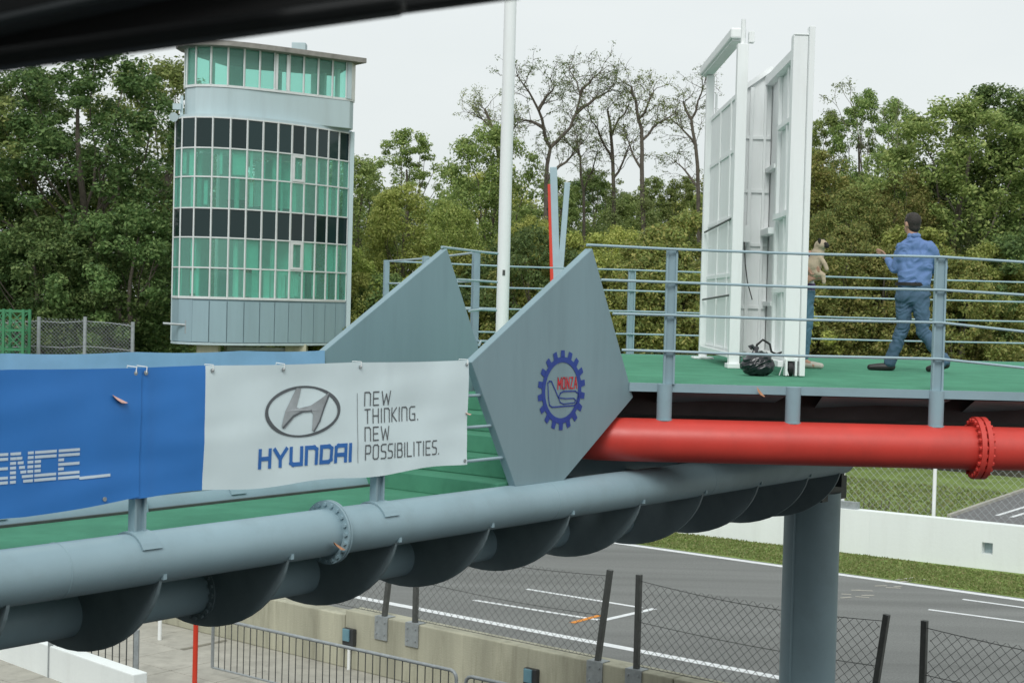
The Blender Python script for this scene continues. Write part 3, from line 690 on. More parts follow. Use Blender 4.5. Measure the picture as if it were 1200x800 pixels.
# ribs
def rib_poly():
    pts = []; c = WW / 2; a_, b_ = WW / 2 + 0.10, 0.575
    for i in range(25):
        th = math.pi * i / 24; x = c - a_ * math.cos(th); z = PZ - 0.095 - b_ * (math.sin(th) ** 1.18)
        pts.append((x, z))
    return pts
RP = rib_poly()
def rib_mesh():
    mb = MB(); mb.prism([wk(0, x, z) for x, z in RP], WD * 0.022)
    return mb
rib0 = None
for k in range(-5, 10):
    s_ = 1.002 + 1.0245 * k
    if k == 9: s_ = 9.92
    if rib0 is None: rib0 = rib_mesh().build('rib', 'steel_shaded', walk); rib0.location = WD * s_
    else: clone(rib0, walk, WD * s_)
MB().obox(wk(S1 + 0.01, WW / 2, PZ - 0.10), WD * 0.03, PD * (WW / 2 + 0.02), UP * 0.20).build('end_plate', 'dark_metal', walk)
for p_, ss in ((0, (-1.9, 0.35, 4.9, 7.3)), (WW, (0.4, 4.6))):
    for s_ in ss: MB().tube([wk(s_ - 0.006, p_, PZ), wk(s_, p_, PZ), wk(s_ + 0.006, p_, PZ)], [PR + 0.001, PR + 0.0035, PR + 0.001], 48, cap=False).build('weld_seam', 'steel', walk, smooth=True)
for k in range(0, 9):   # small lugs where each rib meets the tube
    MB().obox(wk(1.002 + 1.0245 * k + 0.011, -PR * 0.80, PZ - PR * 0.62), WD * 0.012, PD * 0.012, UP * 0.016).build('rib_lug', 'steel', walk)
# flanges with bolts
def flange(parent, c, axis, r, nb, m, thick=0.028, gap=0.012, bolt_r=0.016):
    c = Vector(c); axis = Vector(axis).normalized(); f = MB()
    for sgn in (-1, 1):
        m_ = c + axis * sgn * (gap / 2 + thick / 2)
        f.tube([m_ - axis * thick / 2, m_ + axis * thick / 2], r, 48)
    f.tube([c - axis * gap, c + axis * gap], r * 0.8, 24)
    fo = f.build('flange', m, parent, smooth=True, angle=30)
    a = axis.orthogonal().normalized(); b = axis.cross(a); b0 = None
    for i in range(nb):
        th = 2 * math.pi * i / nb; q = c + (a * math.cos(th) + b * math.sin(th)) * r * 0.885
        if b0 is None:
            b0 = MB().tube([q - axis * (thick + gap + 0.012), q + axis * (thick + gap + 0.012)], bolt_r, 6).build('bolt', m, fo, smooth=False); q0 = q
        else: clone(b0, fo, q - q0)
    return fo
for p_, s_ in ((0, 2.49), (WW, 2.05), (0, -3.4)): flange(walk, wk(s_, p_, PZ), WD, 0.213, 20, 'steel', thick=0.016, gap=0.006, bolt_r=0.014)
flange(walk, wk(2.05, WW / 2, PZ - 0.44), WD, 0.20, 18, 'steel_shaded')
# hand-rail posts on saddles, rails
def hpost(parent, base, z0, z1, axis, m='steel', name='post', w=0.085):
    a = Vector(axis).normalized(); b = Vector((-a.y, a.x, 0)); mb = MB(); c = Vector((base[0], base[1], (z0 + z1) / 2)); h = UP * (z1 - z0) / 2
    for sg in (-1, 1): mb.obox(c + a * sg * (w / 2 - 0.008), a * 0.008, b * 0.03, h)
    mb.obox(c, a * (w / 2 - 0.016), b * 0.006, h * 0.999)
    return mb.build(name, m, parent)
RZ = [6.55, 6.305, 6.07, 5.82]
for p_ in (0.0, WW):
    for s_ in (-3.19, -1.14, 0.91, 2.96):
        hpost(walk, wk(s_, p_, 0), PZ + 0.13, 6.55, WD)
        sd_ = MB(); n_ = 10
        for i in range(n_):
            t0, t1 = R(-62 + 124 * i / n_), R(-62 + 124 * (i + 1) / n_)
            ring = []
            for th, rr in ((t0, PR + 0.003), (t1, PR + 0.003), (t1, PR + 0.014), (t0, PR + 0.014)):
                ring.append(wk(s_ - 0.07, p_ + math.sin(th) * rr, PZ + math.cos(th) * rr))
            sd_.prism(ring, WD * 0.14)
        sd_.build('saddle', 'steel', walk)
    for z_ in RZ:
        MB().tube([wk(S0, p_, z_), wk(1.0, p_, z_ - 0.006), wk(4.5, p_, z_)], 0.012, 10).build('rail', 'steel_light', walk, smooth=True)
# stair
for i in range(6):
    z_ = PZ + 0.03 + (6.35 - PZ - 0.03) * (i + 1) / 6; s_ = 4.36 + i * 0.29
    MB().obox(wk(s_ + 0.17, WW / 2, z_ - 0.075), WD * 0.17, PD * (WW / 2 - 0.05), UP * 0.073).build('step', 'carpet', walk, bevel=0.008)
# side panels (the big bent-diamond plates)
plate = [(5.411, 7.456), (3.904, 6.554), (4.476, 5.592), (5.097, 5.587), (6.073, 6.225)]
for p_, pl in ((-0.035, plate), (WW - 0.035, plate)):
    so = MB().prism([wk(s_, p_, z_) for s_, z_ in pl], PD * 0.07).build('side_panel', 'steel_plate', walk, bevel=0.006)
    if p_ < 0: near_panel = so; so['label'] = 'large grey diamond side panel carrying a blue gear emblem'
    else: so['label'] = 'plain grey diamond side panel on the far side of the stair'

# flat print helper: ribbons in (s, z) laid on a surface function
def ribbon(mb, pts, w, fn, step=0.03, close=False):
    pts = [Vector((p[0], p[1])) for p in pts]
    if close: pts.append(pts[0])
    for a, b in zip(pts[:-1], pts[1:]):
        d = b - a; L = d.length
        if L < 1e-6: continue
        d /= L; nn = Vector((-d.y, d.x)) * w / 2; a2, b2 = a - d * w * 0.5, b + d * w * 0.5
        n_ = max(1, int((L + w) / step)); base = len(mb.v)
        for i in range(n_ + 1):
            q = a2.lerp(b2, i / n_); mb.v.append(Vector(fn(*(q + nn)))); mb.v.append(Vector(fn(*(q - nn))))
        for i in range(n_): mb.f.append((base + 2 * i, base + 2 * i + 1, base + 2 * i + 3, base + 2 * i + 2))
def polyfill(mb, pts, fn):
    mb.add([fn(*p) for p in pts], [tuple(range(len(pts)))])
GLY = {
 'N': (0.56, [[(0, 0), (0, 1), (0.42, 1), (0.56, 0.86), (0.56, 0)]]), 'E': (0.5, [[(0.5, 1), (0, 1), (0, 0), (0.5, 0)], [(0, 0.5), (0.44, 0.5)]]),
 'W': (0.84, [[(0, 1), (0.18, 0), (0.42, 0.8), (0.66, 0), (0.84, 1)]]), 'T': (0.52, [[(0, 1), (0.52, 1)], [(0.26, 1), (0.26, 0)]]),
 'H': (0.54, [[(0, 0), (0, 1)], [(0.54, 0), (0.54, 1)], [(0, 0.5), (0.54, 0.5)]]), 'I': (0.0, [[(0, 0), (0, 1)]]),
 'K': (0.52, [[(0, 0), (0, 1)], [(0.5, 1), (0.06, 0.5), (0.52, 0)]]), 'G': (0.56, [[(0.54, 1), (0.12, 1), (0, 0.88), (0, 0.12), (0.12, 0), (0.56, 0), (0.56, 0.46), (0.3, 0.46)]]),
 '.': (0.0, [[(0, 0), (0, 0.02)]]), 'P': (0.52, [[(0, 0), (0, 1), (0.42, 1), (0.52, 0.88), (0.52, 0.52), (0.42, 0.42), (0, 0.42)]]),
 'O': (0.56, [[(0.12, 0), (0, 0.12), (0, 0.88), (0.12, 1), (0.44, 1), (0.56, 0.88), (0.56, 0.12), (0.44, 0), (0.12, 0)]]),
 'S': (0.5, [[(0.5, 1), (0.1, 1), (0, 0.9), (0, 0.6), (0.1, 0.52), (0.4, 0.48), (0.5, 0.4), (0.5, 0.1), (0.4, 0), (0, 0)]]),
 'B': (0.52, [[(0, 0), (0, 1), (0.4, 1), (0.48, 0.9), (0.48, 0.6), (0.4, 0.52), (0, 0.52)], [(0.4, 0.52), (0.52, 0.42), (0.52, 0.1), (0.42, 0), (0, 0)]]),
 'L': (0.46, [[(0, 1), (0, 0), (0.46, 0)]]), 'Y': (0.62, [[(0, 1), (0.31, 0.42), (0.62, 1)], [(0.31, 0.42), (0.31, 0)]]),
 'U': (0.56, [[(0, 1), (0, 0.12), (0.12, 0), (0.56, 0), (0.56, 1)]]), 'D': (0.58, [[(0, 0), (0, 1), (0.44, 1), (0.58, 0.86), (0.58, 0.14), (0.44, 0), (0, 0)]]),
 'A': (0.56, [[(0, 0), (0, 0.88), (0.12, 1), (0.56, 1), (0.56, 0)], [(0, 0.4), (0.56, 0.4)]]),
 'M': (0.7, [[(0, 0), (0, 1), (0.35, 0.35), (0.7, 1), (0.7, 0)]]), 'Z': (0.5, [[(0, 1), (0.5, 1), (0, 0), (0.5, 0)]]),
 'n': (0.56, [[(0, 0), (0, 1), (0.56, 0), (0.56, 1)]]), 'a': (0.6, [[(0, 0), (0.3, 1), (0.6, 0)], [(0.12, 0.36), (0.48, 0.36)]]),
}
def text(mb, s, x0, z0, height, width, wt, fn, gap=0.3, slope=0.0):
    tot = sum(GLY[c][0] for c in s) + gap * (len(s) - 1); k = (width - wt) / tot; x = x0 + wt / 2
    for c in s:
        gw, st = GLY[c]
        for pl in st: ribbon(mb, [(x + px * k, z0 + wt / 2 + pz * (height - wt) + slope * (x + px * k - x0)) for px, pz in pl], wt, fn)
        x += (gw + gap) * k
# gear emblem on the near panel
PF = lambda s_, z_: wk(s_, -0.0395, z_)
gc = sz(658, 457, -0.035); g = MB(); gr = MB()
NT = 18
ring_o, ring_i, tooth = 0.265, 0.222, 0.318
for i in range(72):
    t0, t1 = 2 * math.pi * i / 72, 2 * math.pi * (i + 1) / 72
    polyfill(g, [(gc[0] + r * math.cos(t), gc[1] + r * math.sin(t)) for r, t in ((ring_i, t0), (ring_o, t0), (ring_o, t1), (ring_i, t1))], PF)
for i in range(NT):
    t = 2 * math.pi * (i + 0.5) / NT; dt0, dt1 = 0.105, 0.075
    polyfill(g, [(gc[0] + r * math.cos(t + d), gc[1] + r * math.sin(t + d)) for r, d in ((ring_o - 0.002, -dt0), (tooth, -dt1), (tooth, dt1), (ring_o - 0.002, dt0))], PF)
g.build('gear_emblem', 'gear_blue', near_panel)
c4 = lambda x, y: sz(360 + x / 2.5, 270 + y / 2.5, -0.035)
tr_ = MB()
ribbon(tr_, [c4(*q) for q in ((704, 447), (709, 441), (715, 442), (735, 489), (741, 476), (750, 471), (784, 470), (793, 476), (794, 486), (790, 502), (782, 512), (716, 517), (709, 511), (706, 490))], 0.011, PF, close=True)
ribbon(tr_, [c4(*q) for q in ((735, 489), (740, 503), (750, 508), (782, 504), (786, 497), (780, 491), (755, 492), (735, 489))], 0.009, PF)
tr_.build('circuit_outline', 'gear_blue', near_panel)
tx = MB(); m0, m1 = c4(732, 464), c4(790, 459)
text(tx, 'MOnZa', m0[0], m0[1] - 0.005, 0.098, m1[0] - m0[0], 0.0115, PF, gap=0.34); tx.build('lettering', 'print_red', near_panel)

# ================================================================== BANNERS
def bwave(s_, z_):
    u = (z_ - 5.8) / 0.78
    return -0.052 - 0.007 * math.sin(s_ * 2.1 + 0.6) * (1 - 0.4 * u) - 0.005 * math.sin(s_ * 5.3 + z_ * 3.0) * (1 - u) - 0.003 * math.sin(z_ * 9 + s_ * 1.7) - 0.0022 * math.sin(s_ * 11 - z_ * 6) - 0.006 * noise.noise(Vector((s_ * 1.6 + z_ * 2.5, z_ * 7 - s_ * 1.2, 0.3))) - 0.02 * math.exp(-((s_ - 0.91) / 0.05) ** 2) * 0.4 - 0.02 * math.exp(-((s_ - 2.96) / 0.05) ** 2) * 0.25
def bsurf(s_, z_, lift=0.0): return wk(s_, bwave(s_, z_) - lift, z_)
def banner_part(name, m, s0, s1, ztop, zbot, parent, perp=0.0, lift=0.0, nu=110, nv=26):
    fn = lambda u, v: bsurf(s0 + (s1 - s0) * u, zbot(s0 + (s1 - s0) * u) + (ztop(s0 + (s1 - s0) * u) - zbot(s0 + (s1 - s0) * u)) * v, lift) + PD * perp
    o = grid_mesh(fn, nu, nv).build(name, m, parent, smooth=True, angle=80)
    return o
sA = sz(160, 500)[0] + 0.02; sB = sz(240, 500)[0]; sE = sz(548, 480)[0]
zt = lambda s_: 6.572 - 0.006 * abs(math.sin(s_ * 2.4)) + (0.0 if s_ < 3.2 else 0.0)
def zbA(s_): return 5.775 + 0.05 * max(0, (s_ - 0.1)) / 0.8 - 0.012 * math.sin(max(0, s_) * 3)
def zbB(s_): return 5.815 - 0.02 * math.sin((s_ - sA) / (sE - sA) * 3.1) + 0.01 * math.sin(s_ * 6)
ba = thing('hanging_banner', 'blue banner with striped pale lettering on the near walkway rail', 'banner', wk(0, 0, 5.8))
banner_part('cloth', 'banner_blue', -3.1, sA, zt, zbA, ba, lift=0.008)
bb = thing('hanging_banner', 'white sponsor banner with blue left end and oval emblem on near rail', 'banner', wk(2.5, 0, 5.8))
banner_part('blue_cloth', 'banner_blue', sA - 0.06, sB, zt, zbB, bb, nu=16)
banner_part('white_cloth', 'banner_white', sB, sE, zt, zbB, bb)
bf = thing('hanging_banner', 'pale blue back of the banner along the far walkway rail', 'banner', wk(0, WW, 5.8))
banner_part('cloth', 'banner_back', -3.1, sz(375, 418, WW)[0], lambda s_: 6.585 - 0.012 * abs(math.sin(s_ * 3.1)), lambda s_: 5.82, bf, perp=WW)
LF = lambda s_, z_: bsurf(s_, z_, 0.0035); LF2 = lambda s_, z_: bsurf(s_, z_, 0.0115); LF3 = lambda s_, z_: bsurf(s_, z_, 0.0055)
# HYUNDAI
p0, p1 = sz(303, 550), sz(412, 541); tt = sz(303, 526)
t1 = MB(); text(t1, 'HYUNDAI', p0[0], p0[1], tt[1] - p0[1], p1[0] - p0[0], 0.027, LF, gap=0.26, slope=(p1[1] - p0[1]) / (p1[0] - p0[0])); t1.build('lettering', 'print_blue', bb)
t2 = MB()
for s_, a_, b_, ty in (('NEW', (427, 476), (457, 474), 459), ('THINKING.', (427, 496.5), (490, 492), 479), ('NEW', (426.5, 517), (455, 515), 500), ('POSSIBILITIES.', (427, 539), (514, 532), 521)):
    q0, q1, q2 = sz(*a_), sz(*b_), sz(a_[0], ty)
    text(t2, s_, q0[0], q0[1], q2[1] - q0[1], q1[0] - q0[0], 0.0090, LF, gap=0.3, slope=(q1[1] - q0[1]) / (q1[0] - q0[0]))
t2.build('lettering', 'print_grey', bb)
t3 = MB(); ribbon(t3, [sz(419, 461), sz(419, 542)], 0.004, LF); t3.build('divider_line', 'print_grey', bb)
# oval emblem with slanted letter
ec = sz(356, 482); ex = (sz(400, 480)[0] - sz(312, 484)[0]) / 2; ez = (sz(356, 452)[1] - sz(356, 512)[1]) / 2
e1 = MB(); N_ = 64
def elp(k, t): return (ec[0] + ex * k * math.cos(t), ec[1] + ez * k * math.sin(t))
for i in range(N_):
    t0, t1_ = 2 * math.pi * i / N_, 2 * math.pi * (i + 1) / N_
    w0, w1 = (0.075 + 0.035 * math.sin(t0 * 2 + 0.5) ** 2, 0.075 + 0.035 * math.sin(t1_ * 2 + 0.5) ** 2)
    polyfill(e1, [elp(1, t0), elp(1, t1_), elp(1 - w1, t1_), elp(1 - w0, t0)], LF)
e1.build('emblem_ring', 'chrome_dark', bb)
c3 = lambda x, y: sz(240 + x / 3.158, 390 + y / 3.158)
e2 = MB()
HL = [(345, 203), (362, 206), (352, 245), (343, 275), (352, 279), (395, 268), (432, 243), (462, 220), (466, 226), (440, 285), (425, 330), (408, 364), (398, 362), (402, 300), (392, 288), (370, 290), (335, 312), (300, 354), (286, 344), (300, 290), (328, 235)]
def tri_fill(mb, pts, fn):
    from mathutils.geometry import tessellate_polygon
    tris = tessellate_polygon([[Vector((p[0], p[1], 0)) for p in pts]])
    mb.add([fn(*p) for p in pts], [tuple(t) for t in tris])
tri_fill(e2, [c3(*q) for q in HL], LF); e2.build('emblem_letter', 'chrome_mid', bb)
e3 = MB()
ribbon(e3, [c3(*q) for q in ((292, 350), (330, 308), (366, 290), (395, 287))], 0.014, LF3); e3.build('emblem_shadow_line', 'chrome_dark', bb); e3 = MB(); ribbon(e3, [c3(*q) for q in ((406, 362), (425, 326), (442, 275), (462, 226))], 0.012, LF3)
e3.build('emblem_shadow_line', 'chrome_dark', bb)
# eyelets and cord ties along the top edge
for own, ss in ((ba, (-2.4, -1.2, -0.2, sA - 0.04)), (bb, (sA + 0.03, sB + 0.05, 2.0, 2.7, sE - 0.03))):
    for s_ in ss:
        c_ = bsurf(s_, zt(s_) - 0.03, 0.006); e_ = MB()
        e_.tube([c_ + PD * 0.003, c_ - PD * 0.003], 0.013, 12).build('eyelet', 'galv', own)
        MB().tube([c_ - PD * 0.004, bsurf(s_ + 0.005, zt(s_) + 0.004, 0.008), wk(s_, 0.014, 6.575), wk(s_, 0.02, 6.54), c_ + PD * 0.006], 0.0035, 6).build('tie_cord', 'white_paint', own)
for s_ in (0.62, sE - 0.03):
    own = ba if s_ < sA else bb; zz = (zbA if s_ < sA else zbB)(s_) + 0.03; c_ = bsurf(s_, zz, 0.006 if s_ > sA else 0.014)
    MB().tube([c_ + PD * 0.003, c_ - PD * 0.003], 0.013, 12).build('eyelet', 'galv', own)
# striped ENCE
q0, q1 = sz(10, 567.5), sz(93, 559); q2 = sz(10, 529); hh = q2[1] - q0[1]; cw_ = (q1[0] - q0[0]) / 3.06; t4 = MB(); NS = 7
def spans(ch, f):   # f = height fraction from the bottom
    if ch == 'E': return [(0, 0.95)] if (f < 0.25 or f > 0.75 or 0.42 < f < 0.58) else [(0, 0.26)]
    if ch == 'C': return [(0, 0.95)] if (f < 0.25 or f > 0.75) else [(0, 0.28)]
    d = 0.16 + (1 - f) * 0.42
    return [(0, 0.26), (d, d + 0.26), (0.72, 0.98)]
for j, ch in enumerate('EENCE'):
    x0 = q0[0] + (j - 2) * cw_ * 1.02
    for r_ in range(NS):
        f = (r_ + 0.5) / NS; z_ = q0[1] + hh * f
        for a_, b_ in spans(ch, f):
            ribbon(t4, [(x0 + a_ * cw_ + 0.009, z_), (x0 + b_ * cw_ - 0.009, z_)], hh / NS * 0.62, LF2)
u0, u1 = sz(92, 559.5), sz(126, 556); ribbon(t4, [u0, u1], 0.016, LF2)
t4.build('lettering', 'print_light', ba)

# ================================================================== PODIUM PLATFORM
DZ = 6.35
pod = thing('podium_platform', 'raised podium deck with green carpet, grey railings and big red tube', 'podium', (3.5, 16.5, 5.6))
FA, FB = Vector((1.0, 12.97, 0)), Vector((7.6, 13.12, 0))
deck = [FA, FB, Vector((8.6, 21.9, 0)), Vector((1.6, 20.65, 0)), Vector((-1.55, 19.3, 0)), Vector((-0.32, 14.9, 0)), wk(6.07, WW, 0)]
MB().prism([(p.x, p.y, DZ - 0.05) for p in deck], (0, 0, 0.05)).build('deck', 'carpet', pod)
for a, b in zip(deck, deck[1:] + deck[:1]):
    if a is deck[6]: continue
    d = (b - a); n_ = Vector((d.y, -d.x, 0)).normalized()
    MB().obox((a + b) / 2 + n_ * 0.012 + UP * (DZ - 0.034), d / 2, n_ * 0.011, UP * 0.036).build('fascia', 'steel', pod)
# underside: tilted dark plates and cross beams
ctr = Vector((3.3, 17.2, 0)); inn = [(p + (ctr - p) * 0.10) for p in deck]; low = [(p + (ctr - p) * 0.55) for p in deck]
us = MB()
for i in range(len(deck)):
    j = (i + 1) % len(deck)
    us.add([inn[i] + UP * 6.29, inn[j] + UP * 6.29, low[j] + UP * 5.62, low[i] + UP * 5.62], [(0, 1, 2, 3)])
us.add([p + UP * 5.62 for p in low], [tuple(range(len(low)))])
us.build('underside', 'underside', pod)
MB().beam((1.0, 13.5, 6.16), (7.5, 13.62, 6.16), 0.08, 0.22).build('cross_beam', 'underside', pod)
for x_ in (1.6, 3.0, 4.3, 5.8):
    MB().add([(x_ - 0.35, 13.05, 6.27), (x_ + 0.75, 13.05, 6.27), (x_ + 0.7, 13.9, 6.10), (x_ - 0.3, 13.9, 6.03)], [(0, 1, 2, 3)]).build('gusset_plate', 'steel_shaded', pod)
# red tube
rp = [Vector((7.7, 13.10, 5.87)), Vector((5.0, 13.04, 5.87)), Vector((2.5, 12.99, 5.87)), Vector((1.0, 12.96, 5.87)), Vector((0.75, 12.99, 5.87)), Vector((0.55, 13.1, 5.87)), Vector((0.40, 13.3, 5.87)), Vector((0.3, 13.5, 5.87)), Vector((-0.35, 14.9, 5.87)), Vector((-1.4, 19.2, 5.87)), Vector((1.6, 20.5, 5.87)), Vector((8.5, 21.7, 5.87))]
MB().tube(rp, 0.184, 40).build('red_tube', 'red_paint', pod, smooth=True, angle=50)
fx = atp(1146, 528, Vector((0, 13.03, 0)), Vector((0, 1, 0)))
flange(pod, (fx.x, 13.026, 5.87), (1, 0.022, 0), 0.265, 22, 'red_paint', thick=0.04, gap=0.016, bolt_r=0.018)
flange(pod, (fx.x - 6.0 + 9.0, 13.09, 5.87), (1, 0.022, 0), 0.265, 22, 'red_paint', thick=0.04, gap=0.016)
def fy(x): return FA.y + (FB.y - FA.y) * (x - FA.x) / (FB.x - FA.x)
for px, x_ in ((779, 1.30), (928, 2.39), (1097, 3.61), (0, 4.75), (0, 5.90)):
    MB().tube([(x_, fy(x_) - 0.02, 5.98), (x_, fy(x_) - 0.02, DZ - 0.002)], 0.064, 24).build('stanchion', 'steel', pod, smooth=True, angle=50)
    MB().tube([(x_, fy(x_) - 0.02, 6.04), (x_, fy(x_) - 0.02, 6.052)], 0.075, 24).build('weld_collar', 'steel', pod, smooth=True)
def gpost(x, y, axis=(1, 0, 0)): hpost(pod, (x, y, 0), DZ - 0.002, 7.49, axis, w=0.095)
for x_ in (1.33, 3.61, 5.90): gpost(x_, fy(x_) - 0.02)
PRZ = [7.478, 7.20, 6.925, 6.62]; drop = [0.045, 0.04, 0.10, 0.10]
pn = wk(5.40, 0, 0); pe = [(5.38, 7.45), (5.60, 7.19), (5.78, 6.91), (5.93, 6.62)]
for z_, dz_, (s_, zz) in zip(PRZ, drop, pe):
    q = wk(s_, 0, z_ + 0.005)
    MB().tube([q, (1.33, fy(1.33) - 0.07, z_ + 0.004), (2.4, fy(2.4) - 0.075, z_ - 0.006), (3.61, fy(3.61) - 0.07, z_), (4.6, fy(4.6) - 0.07, z_ - dz_ * 0.8), (5.9, fy(5.9) - 0.07, z_ - dz_ * 0.5), (7.6, fy(7.6) - 0.07, z_)], 0.0115, 10).build('rail', 'steel_light', pod, smooth=True)
# left and far railing
E_, F_, D_, C_ = deck[4], deck[5], deck[3], deck[2]
def far_run(a, b, posts, over=(0, 0)):
    d = (b - a).normalized(); n_ = Vector((d.y, -d.x, 0))
    for f in posts: q = a.lerp(b, f); hpost(pod, q - n_ * 0.05, DZ - 0.002, 7.49, d, w=0.095)
    for z_ in PRZ:
        m_ = a.lerp(b, 0.5)
        MB().tube([a - d * over[0] + UP * z_ - n_ * 0.02, m_ + UP * (z_ - 0.012) - n_ * 0.02, b + d * over[1] + UP * z_ - n_ * 0.02], 0.0115, 8).build('rail', 'steel_light', pod, smooth=True)
far_run(F_, E_, (0.0, 0.5, 1.0), (0.1, 0.15)); far_run(E_, D_, (0.45,)); far_run(D_, C_, (0.0, 0.31, 0.62, 0.95))
fp = wk(5.40, WW, 0)
for z_, (s_, zz) in zip(PRZ, pe):
    MB().tube([wk(s_, WW, z_ - 0.01), F_ + UP * (z_) + Vector((0.02, -0.03, 0)), F_ + UP * (z_ - 0.005) + Vector((0.16, 0.1, 0))], 0.0115, 8).build('rail', 'steel_light', pod, smooth=True)

# support column under the walkway end
def support():
    best = min(((abs((lambda q: 600 + FPX * q.x / -q.z)(CAMR.transposed() @ (wk(s_ / 100, WW / 2, 3.5) - EYE)) - 948), s_ / 100) for s_ in range(700, 1200)))
    c = wk(best[1], WW / 2, 0)
    t = thing('support_column', 'thick round grey steel column carrying the end of the walkway', 'column', (c.x, c.y, 0))
    MB().tube([(c.x, c.y, 0), (c.x, c.y, 4.95)], 0.315, 48).build('shaft', 'steel', t, smooth=True, angle=50)
    MB().tube([(c.x, c.y, 0.004), (c.x, c.y, 0.05)], 0.5, 32).build('base_plate', 'steel', t)
    MB().obox((c.x, c.y, 5.0), WD * 0.30, PD * 0.27, UP * 0.13).build('head_block', 'dark_metal', t)
    MB().beam((c.x - 0.235, c.y - 0.215, 0.05), (c.x - 0.235, c.y - 0.215, 4.85), 0.02, 0.02).build('weld_seam', 'steel', t)
support()

# ================================================================== WHITE BACKDROP FRAMES
def backdrop():
    t = thing('rolling_panel', 'tall white framed panel on small wheels, the nearer one', 'panel', (2.78, 17, DZ))
    def bx(nm, lo, hi, m='white_paint', bevel=0.004, parent=t): return MB().box(lo, hi).build(nm, m, parent, bevel=bevel)
    bx('end_post', (2.655, 14.96, 6.50), (2.795, 15.10, 9.66)); bx('edge_flange', (2.797, 14.90, 6.36), (2.85, 15.04, 9.74))
    bx('post_cap', (2.66, 14.95, 9.661), (2.80, 15.11, 9.675))
    sx0, sx1 = 2.80, 2.90
    MB().add([(2.80, 15.1, 6.52), (2.90, 19.0, 6.52), (2.90, 19.0, 9.66), (2.80, 15.1, 9.66), (2.82, 15.1, 6.52), (2.92, 19.0, 6.52), (2.92, 19.0, 9.66), (2.82, 15.1, 9.66)],
             [(0, 1, 2, 3), (4, 7, 6, 5), (0, 4, 5, 1), (1, 5, 6, 2), (2, 6, 7, 3), (3, 7, 4, 0)]).build('sheet', 'white_paint', t)
    def sx(y): return 2.80 + 0.10 * (y - 15.1) / 3.9
    for y_, d_, w_ in ((15.45, 0.03, 0.06), (15.85, 0.05, 0.07), (16.55, 0.04, 0.10), (17.35, 0.05, 0.06), (18.0, 0.10, 0.08), (18.9, 0.12, 0.10)):
        bx('stile', (sx(y_) - d_, y_, 6.45), (sx(y_) - 0.001, y_ + w_, 9.64))
    for k, (z_, y0, y1, d_, h_) in enumerate(((9.55, 15.1, 18.9, 0.09, 0.10), (8.93, 15.1, 16.5, 0.06, 0.05), (8.55, 16.65, 18.9, 0.06, 0.05), (7.98, 15.1, 16.5, 0.08, 0.06), (7.85, 16.65, 18.9, 0.10, 0.07), (7.20, 15.1, 16.5, 0.06, 0.05), (7.06, 16.65, 18.9, 0.05, 0.05), (6.50, 15.1, 18.9, 0.11, 0.09))):
        MB().obox(((sx(y0) + sx(y1)) / 2 - d_ / 2 - 0.001, (y0 + y1) / 2, z_), ((sx(y1) - sx(y0)) / 2, (y1 - y0) / 2, 0), (d_ / 2, 0, 0), (0, 0, h_ / 2)).build('cross_rail', 'white_paint', t, bevel=0.003)
    MB().prism([(2.475, 17.30, 6.46), (2.845, 17.30, 6.46), (2.845, 17.30, 9.72), (2.475, 17.30, 9.44)], (0, 0.02, 0)).build('added_sheet', 'white_paint', t); MB().beam((2.475, 17.275, 9.43), (2.84, 17.275, 9.70), 0.045, 0.05).build('added_top_rail', 'white_paint', t); bx('added_stile', (2.60, 17.27, 6.52), (2.64, 17.299, 9.48)); bx('added_stile', (2.76, 17.27, 6.52), (2.79, 17.299, 9.60))  # white sheet and framing added across the shaded gap to catch front light
    for z_ in (8.9, 8.3, 7.7, 7.0): bx('added_rail', (2.49, 17.275, z_), (2.84, 17.298, z_ + 0.04))
    bx('junction_box', (2.52, 17.12, 7.74), (2.62, 17.24, 7.93)); bx('base_beam', (2.60, 15.0, 6.44), (2.66, 18.6, 6.50))
    for y_ in (15.02, 18.7):
        w = MB().tube([(2.70, y_, 6.43), (2.745, y_, 6.43)], 0.078, 20).build('wheel', 'rubber', t, smooth=True, angle=50)
        MB().tube([(2.698, y_, 6.43), (2.747, y_, 6.43)], 0.03, 12).build('hub', 'galv', w)
        MB().box((2.665, y_ - 0.09, 6.36), (2.685, y_ + 0.02, 6.52)).box((2.76, y_ - 0.09, 6.36), (2.78, y_ + 0.02, 6.52)).build('wheel_fork', 'white_paint', t)
    MB().tube([(2.62, 15.0, 6.36), (2.66, 14.97, 6.50), (2.70, 14.95, 6.36)], 0.006, 6).build('foot_bracket', 'white_paint', t)
    # farther frame with mast and canopy box
    u = thing('mast_frame', 'white mast and panel frame with sloping lamp box, behind the rolling panel', 'frame', (2.42, 18, DZ))
    def by(nm, lo, hi, m='white_paint'): return MB().box(lo, hi).build(nm, m, u, bevel=0.004)
    by('mast', (2.36, 16.68, 6.38), (2.475, 16.80, 9.86)); MB().tube([(2.42, 16.74, 9.86), (2.42, 16.74, 10.13)], 0.025, 8).build('mast_tip', 'white_paint', u)
    by('mast_foot', (2.34, 16.62, 6.352), (2.50, 16.86, 6.40)); by('tip_lamp', (2.48, 16.7, 9.88), (2.54, 16.8, 10.0))
    by('post', (2.38, 19.48, 6.352), (2.475, 19.58, 9.93)); by('post_rail', (2.49, 19.45, 6.6), (2.515, 19.5, 9.7))
    by('sheet', (2.452, 16.80, 6.46), (2.47, 19.48, 9.42))
    for y_ in (17.6, 18.5): by('stile', (2.432, y_, 6.47), (2.4515, y_ + 0.07, 9.40))
    for z_ in (6.5, 7.35, 8.0, 8.75, 9.35): by('cross_rail', (2.437, 16.82, z_), (2.4515, 19.46, z_ + 0.05))
